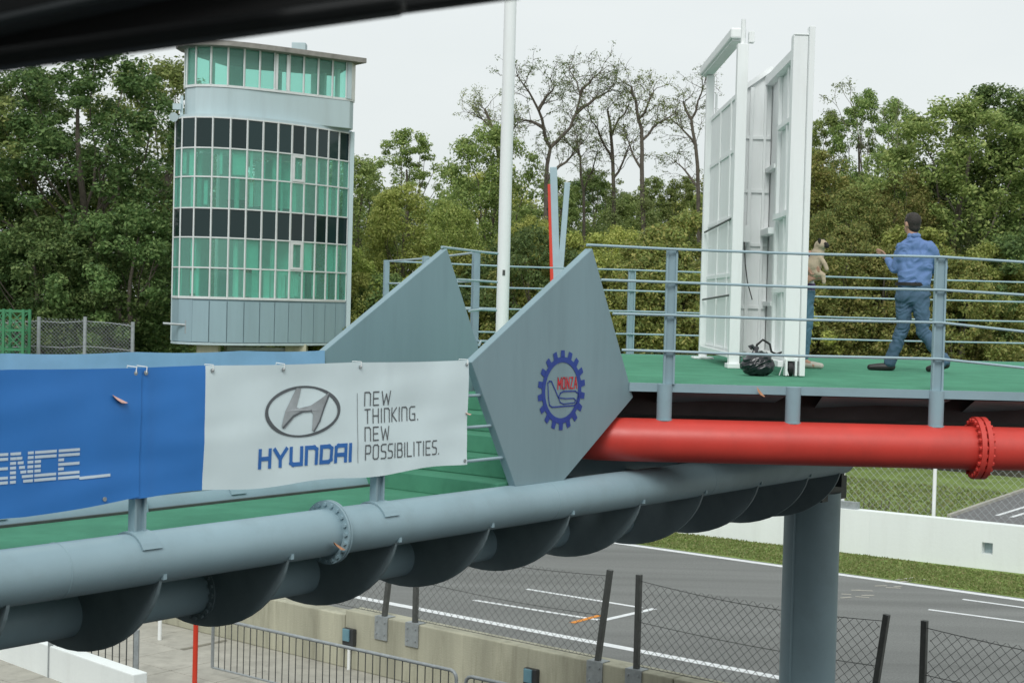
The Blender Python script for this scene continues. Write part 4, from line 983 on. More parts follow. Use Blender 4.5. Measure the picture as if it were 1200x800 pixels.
    for z_ in (7.95, 7.1): MB().tube([(2.40, 16.8, z_ + 0.05), (2.40, 19.45, z_)], 0.012, 6).build('tie_rod', 'galv_dark', u)
    MB().tube([(2.45, 16.78, 9.7), (2.45, 16.85, 8.0), (2.43, 16.8, 6.6)], 0.007, 6).build('cable', 'rubber', u)
    lamp = MB().beam((2.40, 19.75, 10.02), (2.40, 16.95, 10.02), 0.17, 0.12).build('lamp_box', 'white_paint', u, bevel=0.02)
    MB().beam((2.40, 19.7, 9.952), (2.40, 17.0, 9.952), 0.12, 0.02).build('lamp_cover', 'white_paint', lamp)
    by('base_beam', (2.36, 16.9, 6.46), (2.40, 19.3, 6.52)); by('foot_plate', (2.30, 19.35, 6.352), (2.55, 19.7, 6.375))
backdrop()
# looped hose on the panel cable
MB().tube([Vector((2.56, 17.15, 7.75)), Vector((2.57, 17.1, 7.5)), Vector((2.60, 17.1, 7.3)), Vector((2.66, 17.1, 7.1))], 0.006, 6).build('cable', 'rubber', label='thin dark cable hanging from the box on the white panel', cat='cable')

# ================================================================== FLAGPOLE, SPLAYED SLATS
fpz = aty(588, 395, 17.2)
fpole = thing('flagpole', 'tall plain white pole rising out of the top of the picture', 'pole', (fpz.x, 17.2, DZ))
MB().tube([(fpz.x, 17.2, DZ + 0.002), (fpz.x, 17.2, 9.0), (fpz.x, 17.2, 13.5)], [0.071, 0.070, 0.064], 28).build('shaft', 'white_paint', fpole, smooth=True, angle=50)
MB().tube([(fpz.x, 17.2, DZ + 0.001), (fpz.x, 17.2, DZ + 0.02)], 0.14, 24).build('base_plate', 'galv', fpole)
MB().box((fpz.x - 0.01, 17.2 - 0.076, 7.30), (fpz.x + 0.02, 17.2 - 0.06, 7.36)).build('cleat', 'galv_dark', fpole)
sl = aty(652, 330, 54); st = thing('slat_pylon', 'slim pylon of one red and two pale splayed slats among the trees', 'pylon', (sl.x, 54, 0))
for (x0, y0), (x1, y1), w_, m_ in (((648.2, 334), (645, 216), 0.20, 'red_pole'), ((652.5, 334), (648.5, 196), 0.25, 'steel_light'), ((655.5, 334), (665, 214), 0.20, 'steel_light')):
    b_, t_ = aty(x0, y0, 54), aty(x1, y1, 54.2)
    MB().beam(b_, t_, 0.14, w_, up=(1, 0, 0)).build('slat', m_, st, bevel=0.02)
MB().beam((sl.x, 54.05, 0.2), (sl.x, 54.05, aty(652, 332, 54).z), 0.45, 0.2, up=(0, 1, 0)).build('stem', 'steel_light', st, bevel=0.02)
MB().box((sl.x - 0.5, 53.6, 0), (sl.x + 0.5, 54.4, 0.2)).build('plinth', 'concrete', st)

# ================================================================== PIT WALL, FENCES, BARRIERS
def wall_box(name, a, b, z0, z1, th, m, **kw):
    a, b = Vector((a.x, a.y, 0)), Vector((b.x, b.y, 0)); d = (b - a).normalized(); n_ = Vector((-d.y, d.x, 0))
    if n_.y < 0: n_ = -n_
    return MB().prism([a + UP * z0, b + UP * z0, b + n_ * th + UP * z0, a + n_ * th + UP * z0], UP * (z1 - z0)).build(name, m, bevel=0.02, **kw)
WZ = 1.1
wa, wb = atz(405, 714, WZ), atz(687, 773, WZ); wdir = (wb - wa); wdir.z = 0; wdir.normalize(); wn_ = Vector((-wdir.y, wdir.x, 0)); wn_ = wn_ if wn_.y > 0 else -wn_
wall_box('pit_wall', wa, wa + wdir * 7.4, 0, WZ, 0.42, 'concrete', label='weathered concrete pit wall section carrying the paired fence posts', cat='wall')
wall_box('pit_wall', wa + wdir * 7.42, wa + wdir * 22, 0, WZ, 0.42, 'concrete', label='concrete pit wall section at the bottom right behind the support column', cat='wall')
wl0 = atz(300, 706, WZ - 0.16)
wall_box('pit_wall', wa - wdir * 0.02, wa - wdir * 22, 0, WZ - 0.10, 0.42, 'concrete', label='concrete pit wall section left of the joint, partly under the walkway', cat='wall')
# mesh fence bays between paired leaning posts
def chain_link(p0, p1, z0, z1, cell, r, lean=Vector((0, 0, 0))):
    mb = MB(); d = (p1 - p0); L = d.length; d.normalize(); H_ = z1 - z0
    def pt(u, v): return p0 + d * u + UP * (z0 + v) + lean * (v / H_)
    k = -H_
    def seg(a, b):
        t = (b - a).normalized(); s_ = t.cross(Vector((0.3, 1, 0.1))).normalized() * r; q = t.cross(s_).normalized() * r
        mb.add([a + s_, a - s_ * 0.5 + q, a - s_ * 0.5 - q, b + s_, b - s_ * 0.5 + q, b - s_ * 0.5 - q], [(0, 1, 4, 3), (1, 2, 5, 4), (2, 0, 3, 5)])
    while k < L:
        u0, u1 = max(k, 0), min(k + H_, L)
        if u1 > u0:
            seg(pt(u0, u0 - k), pt(u1, u1 - k)); seg(pt(u0, H_ - (u0 - k)), pt(u1, H_ - (u1 - k)))
        k += cell
    return mb
fence_px = [((448, 740), (478, 748)), ((697, 792), (734, 799)), ]
def wall_pt(px, py):
    return atz(px, py, WZ)
posts = []
for k in range(-2, 4):
    base0 = atz(697, 773, WZ); basem1 = atz(443, 722, WZ)
step_ = (atz(699, 775, WZ) - atz(443, 724, WZ)); step_.z = 0; SL = step_.length
lean_v = wdir * -0.22 * 0 + Vector((0, 0, 0))
pbase = atz(699, 775, WZ); pbase = wa + wdir * (pbase - wa).dot(wdir); pbase.z = 0
gap_v = wdir * 0.78
pairs = []
for k in range(-2, 4):
    pairs.append((pbase + wdir * SL * k + wn_ * 0.06, pbase + wdir * SL * k + wn_ * 0.06 + gap_v))
PLN = -wdir * 0.0
names = ['mesh fence bay far left under the walkway', 'mesh fence bay behind the walkway ribs', 'mesh fence bay with sagging wire left of the support column, over the pit wall', 'mesh fence bay passing behind the support column', 'mesh fence bay at the bottom right corner']
for i in range(len(pairs) - 1):
    a, b = pairs[i][1], pairs[i + 1][0]
    t = thing('mesh_fence', names[i], 'fence', (a.x, a.y, WZ), 'mesh fence bays on the pit wall')
    tops = []
    for q, ln in ((a, 0.0), (b, 0.20)):
        tp = q + UP * (WZ + 1.55) + wdir * ln
        MB().beam(q + UP * (WZ - 0.002), tp, 0.085, 0.085, up=wn_).build('post', 'galv_dark', t, bevel=0.006); tops.append(tp)
        pl = MB().obox(q - wn_ * 0.083 + UP * (WZ - 0.20), wdir * 0.16, wn_ * 0.010, UP * 0.215).obox(q + wn_ * 0.03 + UP * (WZ + 0.012), wdir * 0.15, wn_ * 0.113, UP * 0.006).build('clamp_plate', 'galv', t)
        for dx, dz in ((-0.1, -0.3), (0.1, -0.3), (-0.1, -0.08), (0.1, -0.08)):
            c_ = q - wn_ * 0.095 + wdir * dx + UP * (WZ + dz); MB().tube([c_ + wn_ * 0.01, c_ - wn_ * 0.02], 0.018, 6).build('bolt', 'galv', pl)
    mesh = chain_link(a, b, WZ + 0.05, WZ + 1.42, 0.155, 0.0042, lean=wdir * 0.1); mesh.build('wire_mesh', 'galv_dark', t, kind='stuff')
    for z_, sg in ((1.45, 0.10), (0.78, 0.05), (0.06, 0.0)):
        pa, pb = a + UP * (WZ + z_), b + UP * (WZ + z_) + wdir * 0.19 * z_ / 1.5
        pts = [pa.lerp(pb, f / 8) - UP * (sg * math.sin(math.pi * f / 8)) for f in range(9)]
        MB().tube(pts, 0.006, 5).build('wire', 'galv_dark', t)
# crowd barriers
def barrier(p, q, zt_, label, first_bar=None, nb=30):
    p, q = Vector((p.x, p.y, 0)), Vector((q.x, q.y, 0)); d = (q - p).normalized(); L = (q - p).length
    t = thing('crowd_barrier', label, 'barrier', p, 'galvanised crowd barriers'); n_ = Vector((-d.y, d.x, 0)); rr = 0.12
    fr = [p + UP * 0.2] + [p + UP * (zt_ - rr)] + [p + d * (rr - rr * math.cos(a)) + UP * (zt_ - rr + rr * math.sin(a)) for a in (0.5, 1.0, 1.57)] + \
         [q - d * (rr - rr * math.cos(a)) + UP * (zt_ - rr + rr * math.sin(a)) for a in (1.57, 1.0, 0.5)] + [q + UP * (zt_ - rr), q + UP * 0.2]
    MB().tube(fr, 0.03, 10).build('frame', 'galv', t, smooth=True, angle=60)
    MB().tube([p + UP * 0.2, q + UP * 0.2], 0.02, 8).build('bottom_rail', 'galv', t)
    b0 = None; n = int(L / 0.165)
    for i in range(1, n):
        if b0 is None: b0 = MB().tube([p + UP * 0.2, p + UP * (zt_ - 0.02)], 0.010, 6).build('bar', 'galv_dark', t); b0.location = d * (L * i / n)
        else: clone(b0, t, d * (L * i / n))
    for f in (0.2, 0.8):
        c_ = p + d * L * f; MB().beam(c_ - n_ * 0.35 + UP * 0.02, c_ + n_ * 0.35 + UP * 0.02, 0.05, 0.03).build('foot', 'galv', t)
barrier(atz(250, 724, 1.1), atz(535, 786, 1.1), 1.1, 'long grey crowd barrier in front of the pit wall, below the walkway')
q_ = atz(546, 791, 1.1); barrier(q_, q_ + (atz(535, 786, 1.1) - atz(250, 724, 1.1)).normalized() * 4.5, 1.1, 'crowd barrier at the bottom edge, right of the long one')
# red and white slim posts, control boxes, lower-left white wall
def slim(name, px, py, z, r, m, label, cat, y=None):
    b = atz(px, py, 0.0) if y is None else aty(px, py, y)
    o = MB().tube([(b.x, b.y, 0), (b.x, b.y, z * 0.6), (b.x, b.y, z)], [r, r, r * 0.95], 12)
    t = thing(name, label, cat, (b.x, b.y, 0)); o.build('shaft', m, t, smooth=True, angle=60); MB().tube([(b.x, b.y, 0.001), (b.x, b.y, 0.015)], r * 2.2, 12).build('base', m, t)
slim('marker_post', 228, 806, 2.0, 0.045, 'red_pole', 'slim bright red post below the walkway', 'post')
slim('marker_post', 187, 752, 0.9, 0.04, 'white_paint', 'short white post standing against the pit wall at left', 'post')
def panel_box(px, py, label, w=0.28, h=0.32):
    f = (atz(px, py, 0.55) - wa).dot(wdir); c = wa + wdir * f - wn_ * 0.06; c.z = 0.62
    t = thing('control_box', label, 'box', (c.x, c.y, c.z - h / 2))
    MB().obox(c, wdir * w / 2, wn_ * 0.05, UP * h / 2).build('case', 'dark_metal', t, bevel=0.01)
    MB().obox(c - wn_ * 0.06 - wdir * 0.03 + UP * 0.04, wdir * w * 0.3, wn_ * 0.02, UP * h * 0.36).build('face_plate', 'device_blue', t, bevel=0.01)
    MB().tube([c - UP * h / 2, (c.x, c.y, 0.0)], 0.03, 8).build('conduit', 'white_paint', t)
panel_box(377, 757, 'small blue and black control box on the pit wall behind the barrier')
panel_box(617, 800, 'blue topped control box at the bottom edge behind the barrier gap')
a_, b_ = atz(60, 757, 0.62), atz(156, 790, 0.62)
dv = (b_ - a_).normalized(); nl = Vector((-dv.y, dv.x, 0)); nl = nl if nl.y < 0 else -nl
MB().prism([a_ - dv * 9 - UP * 0.62, b_ - UP * 0.62, b_ - nl * 0.28 - UP * 0.62, a_ - dv * 9 - nl * 0.28 - UP * 0.62], UP * 0.62).build('low_white_wall', 'white_wall', bevel=0.02, label='low white painted wall in the bottom left corner below the walkway', cat='wall')
lr = thing('pit_railing', 'short grey bar railing behind the low white wall at lower left', 'railing', atz(157, 741, 1.05) - UP * 1.05)
pa, pb = atz(60, 728, 1.05), atz(157, 741, 1.05)
for z_ in (1.05, 0.12): MB().tube([Vector((pa.x, pa.y, z_)), Vector((pb.x, pb.y, z_))], 0.022, 8).build('rail', 'galv', lr)
for i in range(13):
    q = pa.lerp(pb, i / 12); MB().tube([(q.x, q.y, 0.12), (q.x, q.y, 1.05)], 0.013, 6).build('bar', 'galv_dark', lr)
MB().beam((pb.x + 0.05, pb.y, 0), (pb.x + 0.05, pb.y, 1.10), 0.08, 0.08).build('post', 'galv', lr)
MB().beam((pa.x, pa.y, 0), (pa.x, pa.y, 1.10), 0.08, 0.08).build('post', 'galv', lr)
# paving slabs seen left of the barrier
pc = [atz(165, 742, 0), atz(300, 742, 0)]
slab0 = None
for i in range(-2, 5):
    for j in range(-3, 4):
        c_ = atz(205, 775, 0.0) + TD * i * 1.25 + TN * j * 1.25
        if (c_ - wa).dot(wn_) > -0.75: continue
        o = MB().obox((c_.x, c_.y, 0.025), TD * 0.615, TN * 0.615, UP * 0.022).build('paving_slab', 'paving', bevel=0.008); o['kind'] = 'structure'

# far white wall beyond the track
fa, fb_ = atz(800, 625, 0), atz(1200, 672, 0); fdir = (fb_ - fa).normalized(); fn_ = Vector((-fdir.y, fdir.x, 0)); fn_ = fn_ if fn_.y > 0 else -fn_
hwall = 1.27
fw = thing('track_wall', 'long white painted wall on the far side of the track', 'wall', (fa.x, fa.y, 0))
hx = (atz(1157, 640, 0.6)); hs_ = (aty(1157, 646, (fa + fdir * 9).y) - fa).dot(fdir)
hole_s = 0; best = 1e9
for k in range(0, 2000):
    P_ = fa + fdir * k / 100; P_.z = 0.55; q = CAMR.transposed() @ (P_ - EYE); e_ = abs(600 + FPX * q.x / -q.z - 1157)
    if e_ < best: best = e_; hole_s = k / 100
def wseg(s0, s1, z0, z1): MB().obox(fa + fdir * (s0 + s1) / 2 + fn_ * 0.2 + UP * (z0 + z1) / 2, fdir * (s1 - s0) / 2, fn_ * 0.2, UP * (z1 - z0) / 2).build('wall_section', 'white_wall', fw)
for s0 in range(-48, 36, 6):
    if s0 < hole_s < s0 + 6:
        wseg(s0, hole_s - 0.15, 0, hwall); wseg(hole_s + 0.15, s0 + 5.997, 0, hwall); wseg(hole_s - 0.15, hole_s + 0.15, 0, 0.42); wseg(hole_s - 0.15, hole_s + 0.15, 0.74, hwall)
        MB().obox(fa + fdir * hole_s + fn_ * 0.32 + UP * 0.58, fdir * 0.15, fn_ * 0.02, UP * 0.16).build('niche_back', 'tower_wall', fw)
    else: wseg(s0, s0 + 5.997, 0, hwall)
MB().obox(fa + fdir * 5.0 + fn_ * 0.22 + UP * (hwall + 0.10), fdir * 0.55, fn_ * 0.12, UP * 0.10).build('cable_tray', 'galv', fw)
ff = thing('mesh_fence', 'tall chain link fence with pale posts above the white track wall', 'fence', (fa.x, fa.y, hwall))
fo_ = fn_ * 0.9
def wall_s(px, z=1.3, offv=None):
    b = (1e9, 0)
    for k in range(-1500, 3500):
        P_ = fa + fdir * k / 100 + (offv or fo_); P_.z = z; q = CAMR.transposed() @ (P_ - EYE); e_ = abs(600 + FPX * q.x / -q.z - px)
        if e_ < b[0]: b = (e_, k / 100)
    return b[1]
sp = wall_s(1094)
for k in range(-4, 4):
    c_ = fa + fo_ + fdir * (sp + k * 2.75); MB().tube([(c_.x, c_.y, 0), (c_.x, c_.y, 3.6)], 0.055, 10).build('post', 'white_paint', ff, smooth=True)
chain_link(fa + fo_ + fdir * (sp - 8.25), fa + fo_ + fdir * (sp + 8.25), 0.3, 3.5, 0.22, 0.0042).build('wire_mesh', 'galv', ff, kind='stuff')
hd = atz(1045, 601, 0)
hedge = thing('low_hedge', 'low dark hedge behind the chain link fence', 'hedge', (hd.x, hd.y, 0))
rgh = np.random.default_rng(44); cs_ = np.array([[hd.x + fdir.x * u + fn_.x * w, hd.y + fdir.y * u + fn_.y * w, z] for u, w, z in zip(rgh.uniform(-1.6, 1.2, 40), rgh.uniform(0, 1.2, 40), rgh.uniform(0.1, 0.5, 40))])
quads_to_obj('foliage', leaves(rgh, cs_, rgh.uniform(0.15, 0.35, 40), 90, 0.06, 0.12), 4, 'leaf_mid', hedge)
for c_ in cs_[:12]: MB().tube([(c_[0], c_[1], 0), (c_[0] + 0.05, c_[1], c_[2])], [0.02, 0.008], 5).build('stem', 'bark', hedge)

# left mesh fence, green lattice truss (beyond the track)
lf = thing('mesh_fence', 'grey mesh fence with round posts in front of the dark trees at far left', 'fence', aty(45, 418, 62))
pts_ = []
for px in (-50, 45, 99, 155):
    p_ = aty(px, 415, 62); top_ = aty(px, 371 if px < 150 else 377, 62); pts_.append((p_, top_.z))
    MB().tube([(p_.x, 62, 0), (p_.x, 62, top_.z)], 0.075, 10).build('post', 'galv', lf, smooth=True, angle=60)
for (p_, z0), (q, z1) in zip(pts_[:-1], pts_[1:]):
    chain_link(Vector((p_.x, 62, 0)), Vector((q.x, 62, 0)), 3.4, min(z0, z1) - 0.05, 0.15, 0.0045).build('wire_mesh', 'galv', lf, kind='stuff')
    for f in (0.97, 0.80, 0.63): MB().tube([(p_.x, 62, z0 * f), ((p_.x + q.x) / 2, 62, z0 * f - 0.04), (q.x, 62, z1 * f)], 0.012, 5).build('wire', 'galv', lf)
tg = thing('lattice_truss', 'bright green steel lattice truss at the left edge', 'truss', aty(12, 415, 60))
xs = [aty(-14, 390, 60).x, aty(4, 390, 60).x, aty(27, 390, 60).x]; zt_ = aty(10, 362, 60).z
for x_ in xs:
    for y_ in (60, 60.8): MB().box((x_ - 0.05, y_ - 0.05, 0), (x_ + 0.05, y_ + 0.05, zt_)).build('chord', 'truss_green', tg)
for k in range(8):
    z0 = zt_ - 0.08 - k * 0.75
    for y_ in (60, 60.8):
        MB().beam((xs[0], y_, z0), (xs[2], y_, z0), 0.06, 0.09).build('cross_bar', 'truss_green', tg)
        for xa, xb in ((xs[0], xs[1]), (xs[1], xs[2])):
            MB().beam((xa, y_, z0), (xb, y_, z0 - 0.75), 0.03, 0.04).beam((xa, y_, z0 - 0.75), (xb, y_ + 0.03, z0), 0.03, 0.04).build('brace', 'truss_green', tg)

# ================================================================== PEOPLE AND DOG
def blob_mesh(name, parts, voxel, m, parent, smooth_it=3, fold=0.0, fold_scale=14, squash=None):
    """union of tapered capsules and ellipsoids into one continuous skin"""
    bm = bmesh.new()
    for p in parts:
        if len(p) == 3:      # ellipsoid: centre, radii, euler
            r = bmesh.ops.create_uvsphere(bm, u_segments=20, v_segments=12, radius=1.0)
            M = Matrix.Translation(p[0]) @ (Matrix.Rotation(p[2][0], 4, 'X') @ Matrix.Rotation(p[2][1], 4, 'Y') @ Matrix.Rotation(p[2][2], 4, 'Z')) @ Matrix.Diagonal((*p[1], 1))
            bmesh.ops.transform(bm, matrix=M, verts=r['verts'])
        else:                # capsule p, q, r1, r2
            a, b = Vector(p[0]), Vector(p[1]); d = b - a; L = d.length; q = d.to_track_quat('Z', 'Y').to_matrix().to_4x4()
            r = bmesh.ops.create_cone(bm, segments=16, radius1=p[2], radius2=p[3], depth=L, cap_ends=True)
            bmesh.ops.transform(bm, matrix=Matrix.Translation((a + b) / 2) @ q, verts=r['verts'])
            for c, rr in ((a, p[2]), (b, p[3])):
                r = bmesh.ops.create_uvsphere(bm, u_segments=14, v_segments=10, radius=rr); bmesh.ops.translate(bm, verts=r['verts'], vec=c)
    me = bpy.data.meshes.new(name + '_raw'); bm.to_mesh(me); bm.free()
    o = bpy.data.objects.new('tmp', me); scratch = bpy.data.scenes.new('scratch'); scratch.collection.objects.link(o)
    md = o.modifiers.new('r', 'REMESH'); md.mode = 'VOXEL'; md.voxel_size = voxel; md.adaptivity = 0
    ms_ = o.modifiers.new('s', 'SMOOTH'); ms_.factor = 0.5; ms_.iterations = smooth_it
    vl = scratch.view_layers[0]; vl.update(); dg = vl.depsgraph; dg.update()
    out = bpy.data.meshes.new_from_object(o.evaluated_get(dg)); out.name = name
    bpy.data.objects.remove(o); bpy.data.meshes.remove(me); bpy.data.scenes.remove(scratch)
    if fold:
        nv = len(out.vertices); nr = np.empty(nv * 3, dtype=np.float32); out.vertex_normals.foreach_get('vector', nr); nr = nr.reshape(-1, 3).tolist()
        cos_ = [v.co.copy() for v in out.vertices]; new = []
        for q, n_ in zip(cos_, nr):
            w = noise.noise(q * 5.0) * 2.0
            a = noise.noise(Vector((q.x * fold_scale * 0.7 + q.z * fold_scale * 0.9 + w, q.y * fold_scale * 0.6, q.z * fold_scale * 1.5 - q.x * fold_scale + w)))
            new.extend(q + Vector(n_) * (fold * ((1 - abs(a) * 2.2) * 0.6 - 0.3)))
        out.vertices.foreach_set('co', new); out.update()
    out.materials.clear(); out.materials.append(MATS[m])
    for p in out.polygons: p.use_smooth = True
    ob = bpy.data.objects.new(name, out); COL.objects.link(ob); ob.parent = parent
    return ob
def hand(parts, wrist, fwd, out, size=1.0, curl=0.6):
    fwd, out = Vector(fwd).normalized(), Vector(out).normalized(); nrm = fwd.cross(out).normalized(); w = Vector(wrist)
    pc_ = w + fwd * 0.05 * size
    for k in range(4): parts.append((w + out * (k - 1.5) * 0.012 * size, w + fwd * 0.085 * size + out * (k - 1.5) * 0.021 * size, 0.014 * size, 0.013 * size))
    for k, L in enumerate((0.068, 0.078, 0.072, 0.055)):
        a = w + fwd * 0.088 * size + out * (k - 1.5) * 0.022 * size; b = a + (fwd * math.cos(curl * .6) + nrm * math.sin(curl * .6)) * L * 0.5 * size; c = b + (fwd * math.cos(curl * 1.6) + nrm * math.sin(curl * 1.6)) * L * 0.5 * size
        parts.append((a, b, 0.0095 * size, 0.009 * size)); parts.append((b, c, 0.009 * size, 0.0075 * size))
    a = w + fwd * 0.025 * size - out * 0.03 * size; b = a + (fwd * 0.6 - out * 0.7 + nrm * .3).normalized() * 0.045 * size; parts.append((a, b, 0.013 * size, 0.0105 * size)); parts.append((b, b + (fwd + nrm * .4).normalized() * 0.032 * size, 0.0105 * size, 0.0085 * size))

def man():
    mp_ = atz(1070, 435.5, DZ); t = thing('person', 'person in blue shirt and jeans walking away on the podium deck', 'person', (mp_.x, mp_.y, DZ))
    sc = 1800 / mp_.y
    def L(px, py, y=0.0): return Vector(((px - 1070 - (435.5 - py) * 0.026) / sc, y, (435.5 - py) / sc))
    hc = L(1068.5, 262.5, 0.02)
    hipL, kneeL, ankL = L(1060, 346, 0.04), L(1060, 381, 0.05), L(1046, 424, 0.12)
    hipR, kneeR, ankR = L(1077, 346, -0.03), L(1080, 388, -0.05), L(1103, 421, -0.12)
    shL, shR = L(1058, 296, 0.05), L(1085, 295, -0.06)
    elL, haL = L(1051, 315, 0.10), L(1045, 304, 0.24)
    elR, haR = L(1104, 312, 0.02), L(1092, 316, 0.22)
    neck = L(1069, 279, 0.0)
    # head faces away and left
    fdir_ = Vector((-0.42, 0.9, 0)).normalized(); sdir = Vector((fdir_.y, -fdir_.x, 0))
    body = [(hc + UP * 0.02, (0.078, 0.098, 0.105), (0, 0, R(25))), (hc + fdir_ * 0.03 - UP * 0.055, (0.06, 0.07, 0.065), (0, 0, R(25))),
            (neck - UP * 0.04, hc - UP * 0.05, 0.062, 0.058), (hc + fdir_ * 0.10 - UP * 0.015, hc + fdir_ * 0.112 - UP * 0.035, 0.012, 0.016),
            (hc + sdir * 0.08 - UP * 0.01, (0.012, 0.022, 0.034), (0, 0, R(25))), (hc - sdir * 0.08 - UP * 0.01, (0.012, 0.022, 0.034), (0, 0, R(25))),
            (neck - UP * 0.08, L(1068, 330), 0.06, 0.07), (shL, neck - UP * 0.09, 0.035, 0.04), (shR, neck - UP * 0.09, 0.035, 0.04),
            (shL, elL, 0.042, 0.035), (elL, haL, 0.035, 0.026), (shR, elR, 0.042, 0.035), (elR, haR, 0.035, 0.026),
            (L(1068, 335), hipL, 0.07, 0.06), (L(1068, 335), hipR, 0.07, 0.06), (hipL, kneeL, 0.065, 0.045), (kneeL, ankL, 0.045, 0.032), (hipR, kneeR, 0.065, 0.045), (kneeR, ankR, 0.045, 0.032)]
    hand(body, haL, (haL - elL) * 0.5 + Vector((-0.05, 0.02, 0.06)), (0.2, 0.3, -1), 1.0); hand(body, haR, haR - elR, (0, 0, 1), 1.0)
    body += [(ankL, ankL + Vector((-0.05, 0.01, -0.055)), 0.026, 0.022), (ankR, ankR + Vector((-0.04, 0.02, -0.06)), 0.026, 0.022)]
    blob_mesh('body', body, 0.008, 'skin', t, 2)
    hair = [(hc + UP * 0.028 - fdir_ * 0.012, (0.084, 0.100, 0.100), (0, 0, R(25))), (hc - fdir_ * 0.035 - UP * 0.035, (0.066, 0.062, 0.07), (0, 0, R(25))), (hc + UP * 0.075 + fdir_ * 0.02, (0.06, 0.07, 0.05), (0, 0, R(25)))]
    blob_mesh('hair', hair, 0.010, 'hair_dark', t, 2, 0.006, 45)
    wl_ = L(1052, 329, 0.0)
    shirt = [(L(1069.3, 278, 0), L(1069.5, 286, 0), 0.066, 0.10), (L(1061.5, 290.5, 0.02), L(1079.5, 289.5, -0.03), 0.085, 0.085), (L(1062, 303, 0.02), L(1080, 302, -0.03), 0.112, 0.112), (L(1063, 313, 0.01), L(1080, 312, -0.03), 0.112, 0.110),
             (L(1063, 323, 0.0), L(1079, 322, -0.02), 0.110, 0.108), (L(1063, 331, 0.0), L(1078, 330, -0.02), 0.105, 0.103),
             (L(1057.5, 291, 0.05), elL, 0.072, 0.056), (elL, elL.lerp(haL, 0.86), 0.056, 0.045), (L(1085.5, 290, -0.06), elR, 0.074, 0.058), (elR, elR.lerp(haR, 0.86), 0.058, 0.046)]
    blob_mesh('shirt', shirt, 0.011, 'shirt_blue', t, 4, 0.022, 9)
    blob_mesh('collar', [(L(1069.3, 276.5, 0.0) + sdir * 0.045, L(1069.3, 276.5, 0.0) - sdir * 0.045, 0.032, 0.032), (L(1069.3, 276.5, 0) - fdir_ * 0.045 + sdir * 0.03, L(1069.3, 276.5, 0) - fdir_ * 0.045 - sdir * 0.03, 0.030, 0.030)], 0.008, 'shirt_blue', t, 2)
    jeans = [(L(1063, 337, 0.0), L(1078, 337, -0.02), 0.104, 0.102), (L(1061, 347, 0.01), L(1078, 347, -0.03), 0.106, 0.106), (hipL, kneeL, 0.102, 0.074), (kneeL, ankL - UP * 0.012, 0.074, 0.066), (hipR, kneeR, 0.102, 0.074), (kneeR, ankR - UP * 0.005, 0.074, 0.066)]
    blob_mesh('jeans', jeans, 0.011, 'jeans', t, 4, 0.022, 10)
    bl = MB(); cb = L(1068.5, 333.2)
    ring = [cb + Vector((math.cos(a) * 0.184, math.sin(a) * 0.122 - math.cos(a) * 0.012, 0)) for a in [i * 2 * math.pi / 24 for i in range(25)]]
    for a, b in zip(ring[:-1], ring[1:]): bl.beam(a, b, 0.008, 0.036)
    bl.v = [v + Vector(t.location) for v in bl.v]; bl.build('belt', 'leather', t)
    for an, dr, tl in ((ankL, Vector((-0.98, 0.15, 0)), -0.0), (ankR, Vector((-0.72, 0.35, -0.62)), 0)):
        heel = an + Vector((0.02, 0, -0.045)) ; toe = heel + dr.normalized() * 0.235
        lowz = min(heel.z, toe.z) - 0.042
        if abs(dr.z) < 0.1: heel.z = 0.045; toe = heel + dr.normalized() * 0.235; toe.z = 0.034
        else: toe.z = max(toe.z, 0.038)
        blob_mesh('shoe', [(heel, heel.lerp(toe, 0.5), 0.044, 0.046), (heel.lerp(toe, 0.5), toe, 0.046, 0.034), (an + UP * 0.0, heel, 0.045, 0.044)], 0.008, 'shoe_dark', t, 2)
man()
